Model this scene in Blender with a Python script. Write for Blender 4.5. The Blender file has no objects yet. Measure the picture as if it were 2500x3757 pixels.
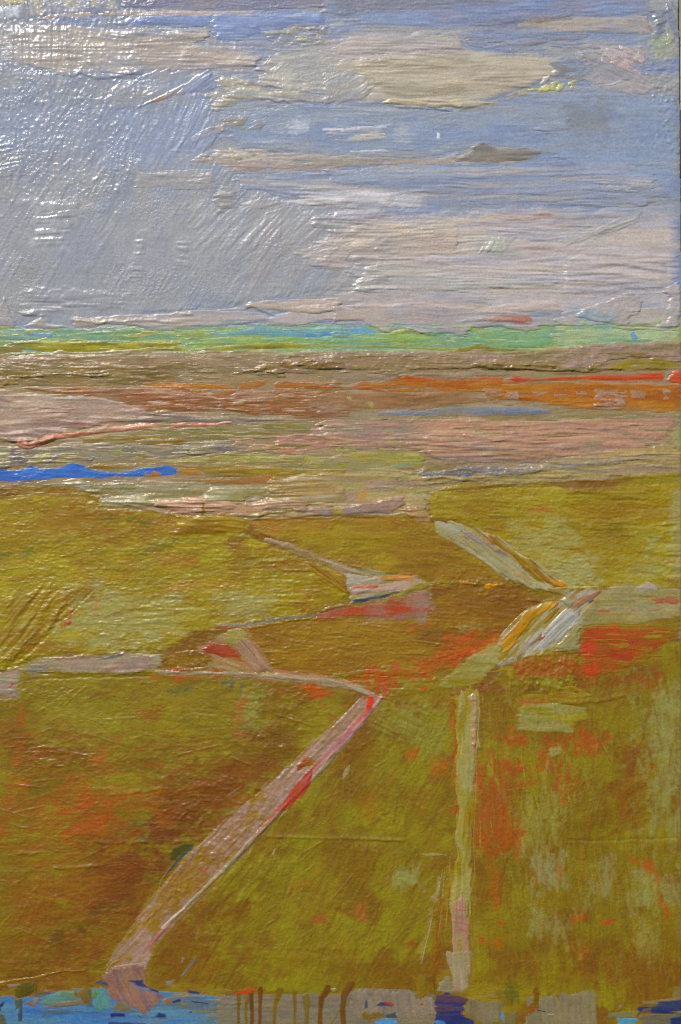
import bpy, math
import numpy as np

# ------------------------------------------------------------------ camera, sky, sun, exposure
S = 0.0004                       # metres for one picture unit (the canvas is 1.0 x 1.5 m)
CZ = 1.50                        # height of the middle of the canvas above the ground
DIST = 2.05
scn = bpy.context.scene
cam_d = bpy.data.cameras.new('camera')
cam = bpy.data.objects.new('camera', cam_d)
scn.collection.objects.link(cam)
cam.location = (0.0, -DIST, CZ)
cam.rotation_euler = (math.radians(90), 0, 0)
cam_d.sensor_fit = 'VERTICAL'
cam_d.sensor_height = 36.0
cam_d.lens = 36.0 * (DIST - 0.002) / (3757 * S)
cam_d.clip_start = 0.05
cam_d.clip_end = 5000
scn.camera = cam

SUN_EL, SUN_AZ = 38.0, -25.0     # degrees; azimuth measured from the camera's side of the wall, minus is left
world = bpy.data.worlds.new('World')
scn.world = world
world.use_nodes = True
wn = world.node_tree
sky = wn.nodes.new('ShaderNodeTexSky')
sky.sky_type = 'NISHITA'
sky.sun_disc = False
sky.sun_elevation = math.radians(SUN_EL)
sky.sun_rotation = math.radians(180 - SUN_AZ)
bg = wn.nodes['Background']
wn.links.new(sky.outputs[0], bg.inputs[0])
bg.inputs[1].default_value = 0.055
sun_d = bpy.data.lights.new('sun', 'SUN')
sun_d.energy = 2.95
sun_d.angle = math.radians(5.0)
sun_d.color = (1.0, 0.95, 0.88)
sun = bpy.data.objects.new('sun', sun_d)
scn.collection.objects.link(sun)
el, az = math.radians(SUN_EL), math.radians(SUN_AZ)
sdir = (math.cos(el) * math.sin(az), -math.cos(el) * math.cos(az), math.sin(el))
from mathutils import Vector
sun.rotation_euler = Vector(sdir).to_track_quat('Z', 'Y').to_euler()
sun.location = Vector(sdir) * 6
scn.view_settings.view_transform = 'Standard'
scn.view_settings.look = 'None'
scn.view_settings.exposure = 0.2
scn.view_settings.gamma = 1.0
scn.view_settings.use_curve_mapping = False
scn.cycles.use_denoising = False
scn.cycles.filter_width = 1.15

# ------------------------------------------------------------------ materials
def mat_new(name):
    m = bpy.data.materials.new(name)
    m.use_nodes = True
    return m, m.node_tree, m.node_tree.nodes['Principled BSDF']

def paint_material(name, bump, scale, stretch):
    """Oil paint: pigment and gloss come with the stroke, fine grain and relief from noise."""
    m, nt, p = mat_new(name)
    a = nt.nodes.new('ShaderNodeAttribute'); a.attribute_name = 'pigment'
    tc = nt.nodes.new('ShaderNodeTexCoord')
    n1 = nt.nodes.new('ShaderNodeTexNoise'); n1.inputs['Scale'].default_value = scale; n1.inputs['Detail'].default_value = 3
    n2 = nt.nodes.new('ShaderNodeTexNoise'); n2.inputs['Scale'].default_value = 420; n2.inputs['Detail'].default_value = 2
    mp = nt.nodes.new('ShaderNodeMapping'); mp.inputs['Scale'].default_value = stretch
    nt.links.new(tc.outputs['Object'], mp.inputs['Vector']); nt.links.new(mp.outputs[0], n1.inputs['Vector']); nt.links.new(tc.outputs['Object'], n2.inputs['Vector'])
    mr = nt.nodes.new('ShaderNodeMapRange')
    mr.inputs[1].default_value = 0.25; mr.inputs[2].default_value = 0.75; mr.inputs[3].default_value = 0.86; mr.inputs[4].default_value = 1.14
    nt.links.new(n2.outputs['Fac'], mr.inputs[0])
    mx = nt.nodes.new('ShaderNodeVectorMath'); mx.operation = 'SCALE'
    nt.links.new(a.outputs['Color'], mx.inputs[0]); nt.links.new(mr.outputs[0], mx.inputs['Scale'])
    nt.links.new(mx.outputs[0], p.inputs['Base Color'])
    nt.links.new(a.outputs['Alpha'], p.inputs['Roughness'])
    b = nt.nodes.new('ShaderNodeBump'); b.inputs['Strength'].default_value = bump; b.inputs['Distance'].default_value = 0.0012
    n3 = nt.nodes.new('ShaderNodeTexNoise'); n3.inputs['Scale'].default_value = 16; n3.inputs['Detail'].default_value = 4
    nt.links.new(tc.outputs['Object'], n3.inputs['Vector'])
    m3 = nt.nodes.new('ShaderNodeMapRange'); m3.inputs[1].default_value = 0.38; m3.inputs[2].default_value = 0.66; m3.inputs[3].default_value = bump * 0.25; m3.inputs[4].default_value = bump * 1.7
    nt.links.new(n3.outputs['Fac'], m3.inputs[0]); nt.links.new(m3.outputs[0], b.inputs['Strength'])
    nt.links.new(n1.outputs['Fac'], b.inputs['Height'])
    nt.links.new(b.outputs[0], p.inputs['Normal'])
    p.inputs['IOR'].default_value = 1.5
    return m

M_PAINT = paint_material('oil_paint', 0.42, 300, (1, 1, 1))
M_COMBED = paint_material('combed_oil_paint', 0.42, 300, (0.5, 1, 1.1))

m_wall, nt, p = mat_new('stained_plaster')
tc = nt.nodes.new('ShaderNodeTexCoord')
n = nt.nodes.new('ShaderNodeTexNoise'); n.inputs['Scale'].default_value = 9; n.inputs['Detail'].default_value = 8
n2 = nt.nodes.new('ShaderNodeTexNoise'); n2.inputs['Scale'].default_value = 120; n2.inputs['Detail'].default_value = 2
cr = nt.nodes.new('ShaderNodeValToRGB')
cr.color_ramp.elements[0].position = 0.38; cr.color_ramp.elements[0].color = (0.22, 0.20, 0.07, 1)
cr.color_ramp.elements[1].position = 0.55; cr.color_ramp.elements[1].color = (0.42, 0.40, 0.28, 1)
cr2 = nt.nodes.new('ShaderNodeValToRGB')
cr2.color_ramp.elements[0].position = 0.28; cr2.color_ramp.elements[0].color = (0.12, 0.11, 0.09, 1)
cr2.color_ramp.elements[1].position = 0.36; cr2.color_ramp.elements[1].color = (1, 1, 1, 1)
mx = nt.nodes.new('ShaderNodeMixRGB'); mx.blend_type = 'MULTIPLY'; mx.inputs[0].default_value = 1
nt.links.new(tc.outputs['Object'], n.inputs['Vector']); nt.links.new(tc.outputs['Object'], n2.inputs['Vector'])
nt.links.new(n.outputs['Fac'], cr.inputs[0]); nt.links.new(n2.outputs['Fac'], cr2.inputs[0])
nt.links.new(cr.outputs[0], mx.inputs[1]); nt.links.new(cr2.outputs[0], mx.inputs[2])
nt.links.new(mx.outputs[0], p.inputs['Base Color'])
p.inputs['Roughness'].default_value = 0.85
bp = nt.nodes.new('ShaderNodeBump'); bp.inputs['Strength'].default_value = 0.3; bp.inputs['Distance'].default_value = 0.003
nt.links.new(n2.outputs['Fac'], bp.inputs['Height']); nt.links.new(bp.outputs[0], p.inputs['Normal'])

m_floor, nt, p = mat_new('dark_paving')
tc = nt.nodes.new('ShaderNodeTexCoord')
n = nt.nodes.new('ShaderNodeTexNoise'); n.inputs['Scale'].default_value = 6; n.inputs['Detail'].default_value = 8
cr = nt.nodes.new('ShaderNodeValToRGB')
cr.color_ramp.elements[0].color = (0.035, 0.033, 0.03, 1); cr.color_ramp.elements[1].color = (0.07, 0.066, 0.06, 1)
nt.links.new(tc.outputs['Object'], n.inputs['Vector']); nt.links.new(n.outputs['Fac'], cr.inputs[0]); nt.links.new(cr.outputs[0], p.inputs['Base Color'])
p.inputs['Roughness'].default_value = 0.9

m_canvas, nt, p = mat_new('primed_canvas')
tc = nt.nodes.new('ShaderNodeTexCoord')
n = nt.nodes.new('ShaderNodeTexNoise'); n.inputs['Scale'].default_value = 30; n.inputs['Detail'].default_value = 6
cr = nt.nodes.new('ShaderNodeValToRGB')
cr.color_ramp.elements[0].color = (0.16, 0.17, 0.19, 1); cr.color_ramp.elements[1].color = (0.42, 0.40, 0.36, 1)
nt.links.new(tc.outputs['Object'], n.inputs['Vector']); nt.links.new(n.outputs['Fac'], cr.inputs[0]); nt.links.new(cr.outputs[0], p.inputs['Base Color'])
p.inputs['Roughness'].default_value = 0.8

# ------------------------------------------------------------------ setting
def link_mesh(name, verts, faces, mat, parent=None):
    me = bpy.data.meshes.new(name)
    me.from_pydata(verts, [], faces); me.update()
    o = bpy.data.objects.new(name, me)
    scn.collection.objects.link(o)
    if mat: me.materials.append(mat)
    if parent: o.parent = parent
    return o

def box(name, x0, x1, y0, y1, z0, z1, mat, parent=None):
    v = [(x, y, z) for x in (x0, x1) for y in (y0, y1) for z in (z0, z1)]
    f = [(0, 1, 3, 2), (4, 6, 7, 5), (0, 4, 5, 1), (2, 3, 7, 6), (0, 2, 6, 4), (1, 5, 7, 3)]
    return link_mesh(name, v, f, mat, parent)

g = link_mesh('ground', [(-900, -1800, 0), (900, -1800, 0), (900, 40, 0), (-900, 40, 0)], [(0, 1, 2, 3)], m_floor)
g['kind'] = 'structure'
w = box('wall', -6, 6, 0.0065, 0.25, -0.2, 4.2, m_wall)
w['kind'] = 'structure'

# ------------------------------------------------------------------ the painting: a stack of paint layers on one relief grid
STEP = 3.1
X0, X1, Y0, Y1 = -30.0, 2520.0, -30.0, 3787.0
NX, NY = int((X1 - X0) / STEP) + 1, int((Y1 - Y0) / STEP) + 1
GX = (X0 + np.arange(NX) * STEP).astype(np.float32)
GY = (Y0 + np.arange(NY) * STEP).astype(np.float32)
HH = np.zeros((NY, NX), np.float32)
TOP = np.full((NY, NX), -1, np.int32)
CC = np.zeros((NY, NX, 3), np.float32)
LAYERS = []
rng = np.random.default_rng(7)
TAB = rng.random((256, 256)).astype(np.float32)
_seed = [0]

def vn(u, v, sd):
    ui = np.floor(u); vi = np.floor(v)
    fu = u - ui; fv = v - vi
    fu = fu * fu * (3 - 2 * fu); fv = fv * fv * (3 - 2 * fv)
    ui = ui.astype(np.int32) + sd * 37; vi = vi.astype(np.int32) + sd * 91
    a = TAB[vi & 255, ui & 255]; b = TAB[vi & 255, (ui + 1) & 255]
    c = TAB[(vi + 1) & 255, ui & 255]; d = TAB[(vi + 1) & 255, (ui + 1) & 255]
    return (a + (b - a) * fu) * (1 - fv) + (c + (d - c) * fu) * fv

def fbm(u, v, sd, octv=3):
    s = 0.0; a = 0.5; t = 0.0
    for k in range(octv):
        s = s + a * vn(u, v, sd + k * 5); t += a; a *= 0.55; u = u * 2.03 + 3.1; v = v * 2.03 + 1.7
    return s / t

def blur(a, r):
    for ax in (0, 1):
        n = a.shape[ax]
        p = np.pad(a, [(r + 1, r) if k == ax else (0, 0) for k in (0, 1)], mode='edge').astype(np.float64)
        c = np.cumsum(p, axis=ax)
        a = ((c[2 * r + 1:] - c[:-2 * r - 1]) if ax == 0 else (c[:, 2 * r + 1:] - c[:, :-2 * r - 1])) / (2 * r + 1)
    return a.astype(np.float32)

def sstep(x): x = np.clip(x, 0, 1); return x * x * (3 - 2 * x)

def lin(c):
    r_, g_, b_ = c[0], c[1], c[2]
    if r_ - b_ > 84 and 0.72 * r_ < g_ < 1.02 * r_: g_ *= 0.955; b_ *= 0.7; r_ *= 0.985
    elif r_ - b_ > 90 and g_ <= 0.72 * r_: b_ *= 0.85
    c = np.asarray((r_, g_, b_), np.float32) / 255.0
    c = np.where(c <= 0.04045, c / 12.92, ((c + 0.055) / 1.055) ** 2.4)
    return np.maximum(c - 0.011, 0.0025).astype(np.float32)     # what the eye sees less the surface gloss

K = 1250 / 1568
REG = {'W': (0, 0, 2500 / 1568), 'A': (0, 0, K), 'B': (1250, 0, K), 'C': (0, 650, K), 'D': (1250, 650, K), 'E': (0, 1150, K), 'F': (1250, 1150, K),
       'G': (0, 1800, K), 'H': (1250, 1800, K), 'I': (0, 2450, K), 'J': (1250, 2450, K), 'K': (0, 3057, K), 'L': (1250, 3057, K), 'P': (0, 0, 1.0), 'S': (0, 1762, 833 / 1568), 'T': (833, 1762, 833 / 1568), 'U': (1666, 1762, 833 / 1568), 'X': (0, 3485, 833 / 1568), 'Y': (833, 3485, 833 / 1568), 'Z': (1666, 3485, 833 / 1568)}

def conv(reg, pts):
    ox, oy, k = REG[reg]
    return np.array([(ox + p[0] * k, oy + p[1] * k) for p in pts], np.float32)

def bounds(pts, pad):
    i0 = max(0, int((pts[:, 0].min() - pad - X0) / STEP)); i1 = min(NX, int((pts[:, 0].max() + pad - X0) / STEP) + 2)
    j0 = max(0, int((pts[:, 1].min() - pad - Y0) / STEP)); j1 = min(NY, int((pts[:, 1].max() + pad - Y0) / STEP) + 2)
    return j0, j1, i0, i1

def poly_sd(x, y, pts):
    d2 = np.full(x.shape, 1e12, np.float32); ins = np.zeros(x.shape, bool)
    n = len(pts)
    for k in range(n):
        ax, ay = pts[k]; bx, by = pts[(k + 1) % n]
        ex, ey = bx - ax, by - ay
        wx = x - ax; wy = y - ay
        t = np.clip((wx * ex + wy * ey) / (ex * ex + ey * ey + 1e-6), 0, 1)
        qx = wx - t * ex; qy = wy - t * ey
        np.minimum(d2, qx * qx + qy * qy, out=d2)
        c = ((ay > y) != (by > y)) & (x < ex * (y - ay) / (ey if abs(ey) > 1e-6 else 1e-6) + ax)
        ins ^= c
    d = np.sqrt(d2)
    return np.where(ins, d, -d)

def line_sd(x, y, pts, wid):
    """distance inside a stroke of varying half width, with u along and v across"""
    best = np.full(x.shape, 1e9, np.float32); hw = np.zeros(x.shape, np.float32)
    U = np.zeros(x.shape, np.float32); V = np.zeros(x.shape, np.float32); acc = 0.0
    n = len(pts)
    wid = np.interp(np.linspace(0, 1, n), np.linspace(0, 1, len(wid)), wid) * 0.5
    for k in range(n - 1):
        ax, ay = pts[k]; bx, by = pts[k + 1]
        ex, ey = bx - ax, by - ay; ll = math.hypot(ex, ey) + 1e-6
        wx = x - ax; wy = y - ay
        t = np.clip((wx * ex + wy * ey) / (ll * ll), 0, 1)
        qx = wx - t * ex; qy = wy - t * ey
        d = np.sqrt(qx * qx + qy * qy)
        m = d < best
        best = np.where(m, d, best)
        hw = np.where(m, wid[k] + t * (wid[k + 1] - wid[k]), hw)
        U = np.where(m, acc + t * ll, U)
        V = np.where(m, (wx * ey - wy * ex) / ll, V)
        acc += ll
    return hw - best, U, V

def mix_cols(cols, u, v, sd, ms):
    base = np.empty(u.shape + (3,), np.float32); base[:] = lin(cols[0])
    for k, c in enumerate(cols[1:]):
        fr = c[3] if len(c) > 3 else 0.38
        nz = fbm(u / ms[0], v / ms[1], sd + 11 + 7 * k, 3)
        t = sstep((nz - (1.0 - fr) * 0.62 - 0.08) / 0.18)[..., None]
        base = base * (1 - t) + lin(c) * t
    return base

def apply_layers(sl, fz=None, fc=None, fg=None):
    j0, j1, i0, i1 = sl
    for L in LAYERS:
        a0, a1, b0, b1 = L['sl']
        y0, y1, x0, x1 = max(j0, a0), min(j1, a1), max(i0, b0), min(i1, b1)
        if y0 >= y1 or x0 >= x1: continue
        me = (slice(y0 - a0, y1 - a0), slice(x0 - b0, x1 - b0)); it = (slice(y0 - j0, y1 - j0), slice(x0 - i0, x1 - i0))
        if fz is not None: L['Z'][me] += fz[it]
        if fg is not None: L['G'][me] += fg[it]
        if fc is not None:
            m, c = fc
            L['C'][me] = L['C'][me] * (1 - m[it][..., None]) + c[it] * m[it][..., None]
    if fc is not None:
        CC[j0:j1, i0:i1] = CC[j0:j1, i0:i1] * (1 - fc[0][..., None]) + fc[1] * fc[0][..., None]

def edge_limit(x, y): return 2489 + np.minimum(y, 1400) * 0.0115 - x

def paint(name, reg, pts, cols, par=None, label=None, d=0.0, th=1.1, br=(0.9, 16), rag=(14, 5), cov=1.0, ew=7.0, lump=0.0, ms=None, w=None,
          gl=0.34, rs=60.0, stuff=False, cs=(70, 9), bl=None, fr=8.0, hs=None, gv=0.3):
    """One layer of paint: polygon pts (or a stroke of width w along pts) laid over what is there."""
    _seed[0] += 1; sd = _seed[0] * 3
    pts = conv(reg, pts)
    br = (br[0] * (1.15 if name == 'earth_band' else 0.8), br[1] * 0.74)
    md = float(min(np.ptp(pts[:, 0]), np.ptp(pts[:, 1]))) if w is None else float(max(w))
    fr = min(fr, md * 0.1); rag = (min(rag[0], md * 0.3), min(rag[1], md * 0.14))
    pad = rag[0] + 12 + (max(w) * 0.5 if w is not None else 0)
    sl = bounds(pts, pad); j0, j1, i0, i1 = sl
    if j1 - j0 < 2 or i1 - i0 < 2: return None
    x, y = np.meshgrid(GX[i0:i1], GY[j0:j1])
    a = math.radians(d); ca, sa = math.cos(a), math.sin(a)
    if w is None:
        u = x * ca + y * sa; v = -x * sa + y * ca
        na = fbm(u / rs, v / max(6.0, rs * 0.22), sd + 1, 3) - 0.5
        nb = fbm(u / rs, v / rs, sd + 2, 3) - 0.5
        wa = na * 2 * rag[0]; wb = nb * 2 * rag[1]
        L = poly_sd(x + wa * ca - wb * sa, y + wa * sa + wb * ca, pts)
    else:
        wb = (fbm(x / rs, y / rs, sd + 2, 3) - 0.5) * 2 * rag[1]
        wc = (fbm(x / rs, y / rs, sd + 4, 3) - 0.5) * 2 * rag[1]
        L, u, v = line_sd(x + wb, y + wc, pts, w)
        L = L + (vn(u / 25.0, v / 5.0, sd + 1) - 0.5) * rag[0] * 0.5
    if cov < 1.0:
        cn = fbm(u / cs[0], v / cs[1], sd + 3, 3)
        L = np.minimum(L, (cn - (0.78 - 0.56 * cov)) * 55)
    L = L + (vn(u / 55.0, v / 7.0, sd + 17) - 0.5) * 2 * fr * min(1.0, rag[0] / 10.0)
    L = np.minimum(L, edge_limit(x, y))
    thick = th >= 1.6
    if not thick: th = th * 0.4
    wv = (fbm(u / 240.0, v / 90.0, sd + 6, 2) - 0.5) * 26
    if bl is None: bl = 34.0 if par == 'sky_area' and not thick else 11.0
    bl = min(bl, md * 0.16)
    if cov < 1.0: bl = min(bl, 3.0)
    if w is not None: bl = min(bl, 3.5)
    bri = 0.55 * sstep(vn(u / (br[1] * 12), (v + wv) / (br[1] * 0.8), sd + 5)) + 0.6 * sstep(vn(u / (br[1] * 8), (v + wv) / (br[1] * 0.5), sd + 8) * 1.3 - 0.15)
    bri = (bri + 0.3 * vn(u / 60.0, (v + wv) / 7.0, sd + 18)) * 1.35
    lost = fbm(x / 110.0, y / 110.0, sd + 19, 2)
    ewv = ew * ((0.7 + 1.4 * lost) if thick else (0.8 + 3.2 * lost))
    prof = sstep(L / ewv)
    pat = np.clip((fbm(u / 170.0, v / 60.0, sd + 27, 3) - 0.34) * 3.2, 0.12, 1.35)
    hgt = th * prof + br[0] * bri * prof * pat
    if lump: hgt = hgt + lump * prof * np.clip(fbm(x / 20.0, y / 15.0, sd + 9, 3) - 0.42, 0, 1) * 4
    hu = HH[j0:j1, i0:i1]
    ins = L > 0
    if par is None: hs_ = blur(hu, 40); lv = sstep(L / 60.0)
    else: hs_ = blur(hu, 7); lv = 0.7 * sstep(L / 22.0)
    hl = hu + (hs_ - hu) * lv
    Z = np.where(ins, hl + 0.05 + hgt, hu - 0.3 - np.minimum(-L, 4) * 0.35).astype(np.float32)
    if ms is None: ms = (150.0, 26.0)
    C = mix_cols(cols, u, v + wv * 0.5, sd, ms)
    sky_ = par == 'sky_area' or name == 'sky_area'
    if hs is None: hs = 0.05 if sky_ else 0.11
    st = (0.6 if sky_ else 1.0) * ((vn(u / 90.0, v / 7.0, sd + 14) - 0.5) * 0.2 + (fbm(x / 12.0, y / 10.0, sd + 15, 2) - 0.5) * 0.22 + (fbm(x / 60.0, y / 40.0, sd + 21, 3) - 0.5) * 0.22)
    C = C * (1 + st[..., None])
    hue = (fbm(u / 70.0, v / 22.0, sd + 22, 3) - 0.5) * 2 * hs
    C[..., 0] *= 1 + hue; C[..., 2] *= 1 - hue
    if bl and LAYERS:
        cu = CC[j0:j1, i0:i1]
        gr = (gv * np.clip(1.15 - bri, 0, 1) * np.clip(pat, 0.3, 1) * 0.9)[..., None]       # the layer below shows in the furrows
        C = C * (1 - gr) + cu * gr
        t = (0.12 + 0.88 * sstep(L / (bl * (0.25 + 2.2 * lost)) + (vn(u / 40.0, v / 6.0, sd + 23) - 0.5) * 0.5))[..., None]
        C = cu * (1 - t) + C * t
    CC[j0:j1, i0:i1][ins] = C[ins]
    i = len(LAYERS)
    LAYERS.append(dict(sl=sl, L=L, Z=Z, C=C.astype(np.float32), name=name, par=par, label=label, G=np.full(L.shape, gl, np.float32), stuff=stuff, mat=M_COMBED if abs(d) < 30 and w is None else M_PAINT))
    hu[ins] = Z[ins]
    t = TOP[j0:j1, i0:i1]; t[ins] = i
    return i

def soft_mask(reg, pts, soft, noise, ns, d, w=None):
    _seed[0] += 1; sd = _seed[0] * 3
    pts = conv(reg, pts)
    sl = bounds(pts, 2.6 * soft * (0.5 + 1.2 * noise) + (max(w) / 2 if w else 0)); j0, j1, i0, i1 = sl
    x, y = np.meshgrid(GX[i0:i1], GY[j0:j1])
    a = math.radians(d); ca, sa = math.cos(a), math.sin(a)
    u = x * ca + y * sa; v = -x * sa + y * ca
    nz = fbm(u / ns[0], v / ns[1], sd, 4) - 0.5
    if w: L, u, v = line_sd(x, y, pts, w)
    else: L = poly_sd(x, y, pts)
    nf = (fbm(u / (ns[0] * 0.28), v / (ns[1] * 0.28), sd + 40, 3) - 0.5)
    m = sstep(L / (2.6 * soft) + 0.5 + nz * noise * 1.8 + nf * noise * 1.3)
    return sl, x, y, u, v, m, sd

def tint(reg, pts, col, s=0.6, soft=25, noise=0.8, ns=(60, 30), d=0, w=None):
    """pigment rubbed into the paint already there"""
    sl, x, y, u, v, m, sd = soft_mask(reg, pts, soft, noise, ns, d, w)
    c = np.empty(x.shape + (3,), np.float32); c[:] = lin(col)
    c *= (1 + (fbm(x / 13.0, y / 13.0, sd + 2, 2) - 0.5) * 0.2)[..., None]
    apply_layers(sl, fc=((m * s).astype(np.float32), c))

def gloss(reg, pts, dg, soft=30, noise=1.0, ns=(60, 40), d=0):
    """patches where the oil dried shinier (dg < 0) or duller"""
    sl, x, y, u, v, m, sd = soft_mask(reg, pts, soft, noise, ns, d)
    apply_layers(sl, fg=(m * dg).astype(np.float32))

def dabs(reg, pts, n, d, dj, ln, wd, cols, s=0.5, h=0.6, keep=14.0):
    """n separate touches of the brush worked into the paint inside pts"""
    P = conv(reg, pts)
    bx0, by0 = P.min(0); bx1, by1 = P.max(0)
    pal = [lin(c) for c in cols]
    wts = np.array([c[3] if len(c) > 3 else 1.0 for c in cols]); wts = wts / wts.sum()
    k = 0; tries = 0
    while k < n and tries < n * 6:
        tries += 1
        cx = bx0 + rng.random() * (bx1 - bx0); cy = by0 + rng.random() * (by1 - by0)
        sdv = float(poly_sd(np.array([[cx]], np.float32), np.array([[cy]], np.float32), P)[0, 0])
        if sdv < keep: continue
        k += 1
        a = math.radians(d + (rng.random() - 0.5) * 2 * dj); l_ = ln[0] + rng.random() * (ln[1] - ln[0]); w_ = wd[0] + rng.random() * (wd[1] - wd[0])
        l_ = min(l_, sdv * 4 + w_)
        ca, sa = math.cos(a), math.sin(a)
        ex = abs(ca) * l_ / 2 + abs(sa) * w_ / 2 + 8; ey = abs(sa) * l_ / 2 + abs(ca) * w_ / 2 + 8
        j0 = max(0, int((cy - ey - Y0) / STEP)); j1 = min(NY, int((cy + ey - Y0) / STEP) + 1); i0 = max(0, int((cx - ex - X0) / STEP)); i1 = min(NX, int((cx + ex - X0) / STEP) + 1)
        if j1 - j0 < 2 or i1 - i0 < 2: continue
        x, y = np.meshgrid(GX[i0:i1] - cx, GY[j0:j1] - cy)
        u = x * ca + y * sa; v = -x * sa + y * ca + (u / l_) ** 2 * w_ * (rng.random() - 0.5) * 2
        sd = int(rng.integers(0, 4000))
        ends = l_ / 2 * (0.75 + 0.5 * vn(v / 6.0, v * 0, sd)) - np.abs(u)
        side = w_ / 2 - np.abs(v)
        br_ = vn(u / 50.0, v / 7.0, sd + 1)
        m = sstep(ends / 16.0 + 0.2) * sstep(side / 6.0 + 0.2) * sstep((br_ - 0.25) / 0.4)
        c = np.empty(x.shape + (3,), np.float32); c[:] = pal[int(rng.choice(len(pal), p=wts))] * (0.88 + 0.24 * rng.random())
        z = (m * h * 0.42 * (0.4 + 1.2 * br_) * (0.2 + 1.1 * rng.random() ** 2)).astype(np.float32)
        HH[j0:j1, i0:i1] += z
        apply_layers((j0, j1, i0, i1), fz=z, fc=((m * s * (0.6 + 0.4 * rng.random())).astype(np.float32), c))

def relief(reg, pts, amp, per=None, d=0, soft=12, lump=(18, 14), noise=0.6, w=None):
    """bristle furrows (per given) or lumps pressed into the paint already there"""
    sl, x, y, u, v, m, sd = soft_mask(reg, pts, soft, noise, (70, 50), d, w)
    if per:
        wv = (fbm(u / 260.0, v / 120.0, sd + 6, 2) - 0.5) * per * 3
        z = sstep(vn(u / (per * 9), (v + wv) / (per * 0.8), sd + 3)) * 0.8 + sstep(vn(u / (per * 6), (v + wv) / (per * 0.5), sd + 4)) * 0.5
    else:
        z = np.clip(fbm(u / lump[0], v / lump[1], sd + 3, 3) - 0.35, 0, 1) * 2
    z = (z * m * amp).astype(np.float32)
    j0, j1, i0, i1 = sl
    HH[j0:j1, i0:i1] += z
    apply_layers(sl, fz=z)

def ridge(reg, pts, amp, width=22, under=1.0, rag=6):
    """a raised lip of paint: gentle above, steep below (amp < 0 scores a groove)"""
    _seed[0] += 1; sd = _seed[0] * 3
    p = conv(reg, pts); sl = bounds(p, width * 2 + rag * 2); j0, j1, i0, i1 = sl
    x, y = np.meshgrid(GX[i0:i1], GY[j0:j1])
    wx = (fbm(x / 40.0, y / 40.0, sd, 3) - 0.5) * 2 * rag; wy = (fbm(x / 30.0, y / 30.0, sd + 1, 3) - 0.5) * 2 * rag
    L, u, v = line_sd(x + wx, y + wy, p, [width * 2.0])
    ln = max(u.max(), 1)
    dist = width - L
    up = v < 0 if p[-1][0] < p[0][0] else v > 0
    fall = np.where(up, np.exp(-(dist / width) ** 2 * 2.0), np.exp(-(dist / (width * 0.28)) ** 2))
    fall *= 0.35 + 1.1 * fbm(u / 45.0, u * 0 + 3.3, sd + 2, 3)
    fall *= sstep(u / 25.0 + 0.15) * sstep((ln - u) / 25.0 + 0.15)
    z = (amp * fall).astype(np.float32)
    HH[j0:j1, i0:i1] += z
    apply_layers(sl, fz=z)

# ================================================================== SKY
paint('sky_area', 'W', [(-40,-40),(1600,-40),(1600,2400),(-40,2400)], [(144,153,171),(157,160,165),(134,147,178)], label='grey blue sky underpainting', br=(1.0,16), ms=(300,60))
q = 'sky_area'
paint('sky_patch','W',[(-40,150),(150,165),(300,185),(450,215),(520,300),(470,350),(560,420),(760,500),(790,600),(820,660),(560,700),(200,745),(-40,750)],
      [(156,159,165),(146,154,171),(157,159,165)], q, 'slate grey sky on the left', d=-60, br=(0.8,18), ms=(260,140))
tint('W',[(-40,150),(300,190),(460,220),(480,330),(300,400),(150,430),(-40,400)],(143,154,177),0.6,60,0.9,(90,70))
tint('W',[(100,600),(400,560),(700,600),(600,690),(200,700),(80,680)],(150,152,158),0.6,60,0.9,(90,70))
# brush touches over the whole sky
UL=[(-20,-20),(560,-20),(600,120),(480,330),(300,420),(-20,440)]
dabs('W',UL,260,-70,35,(40,150),(12,34),[(161,162,172),(141,150,173),(185,184,182),(155,157,162),(130,141,175,.6)],.42,.8)
dabs('W',[(-20,380),(500,340),(780,520),(800,660),(560,690),(-20,730)],300,-62,28,(50,190),(14,40),[(159,162,167),(144,152,166),(161,162,167),(146,149,158),(140,148,170,.6)],.34,.4)
dabs('W',[(560,-20),(1580,-20),(1580,240),(560,240)],260,0,14,(50,180),(10,24),[(139,152,183),(170,164,163),(185,179,170),(155,155,162),(129,139,170),(181,173,154,.6)],.4,1.2)
dabs('W',[(520,235),(1570,235),(1570,470),(560,440)],240,0,16,(50,200),(10,28),[(140,155,182),(152,161,177),(135,149,179),(161,163,170),(142,146,157,.7)],.42,1.0)
dabs('W',[(760,480),(1570,470),(1570,730),(820,735)],240,0,14,(60,240),(10,30),[(185,180,185),(181,175,176),(191,185,185),(178,176,184),(185,173,170,.6)],.4,1.2)
paint('sky_patch','A',[(560,-40),(1568,-40),(1568,40),(1100,48),(560,44)],[(126,127,154),(139,136,152)],q,'muted violet strip along the top edge',br=(1.2,14))
paint('sky_patch','A',[(-40,-40),(560,-40),(560,60),(250,70),(-40,110)],[(161,162,172),(150,155,171),(178,176,165)],q,'pale grey top left corner',d=80,br=(1.4,16),lump=.6)
paint('cloud_streak','A',[(180,92),(340,78),(520,72),(700,82),(1160,62),(1180,46),(900,44),(560,48),(250,62)],[(185,171,161),(172,162,161)],q,'thin tan streak under the top edge',cov=.85)
paint('sky_patch','A',[(360,98),(520,92),(640,70),(980,62),(1480,56),(1500,120),(1200,150),(1120,188),(980,182),(960,124),(560,122)],[(138,154,192),(126,141,181)],q,'bright blue streak left of centre',br=(.7,14),rag=(18,8))
paint('sky_patch','B',[(-90,60),(60,90),(120,135),(260,130),(560,135),(640,120),(820,104),(1060,80),(1430,75),(1430,-40),(-90,-40)],[(136,154,191),(124,137,176),(140,145,173)],q,'blue band along the top right',br=(1.2,13))
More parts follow.
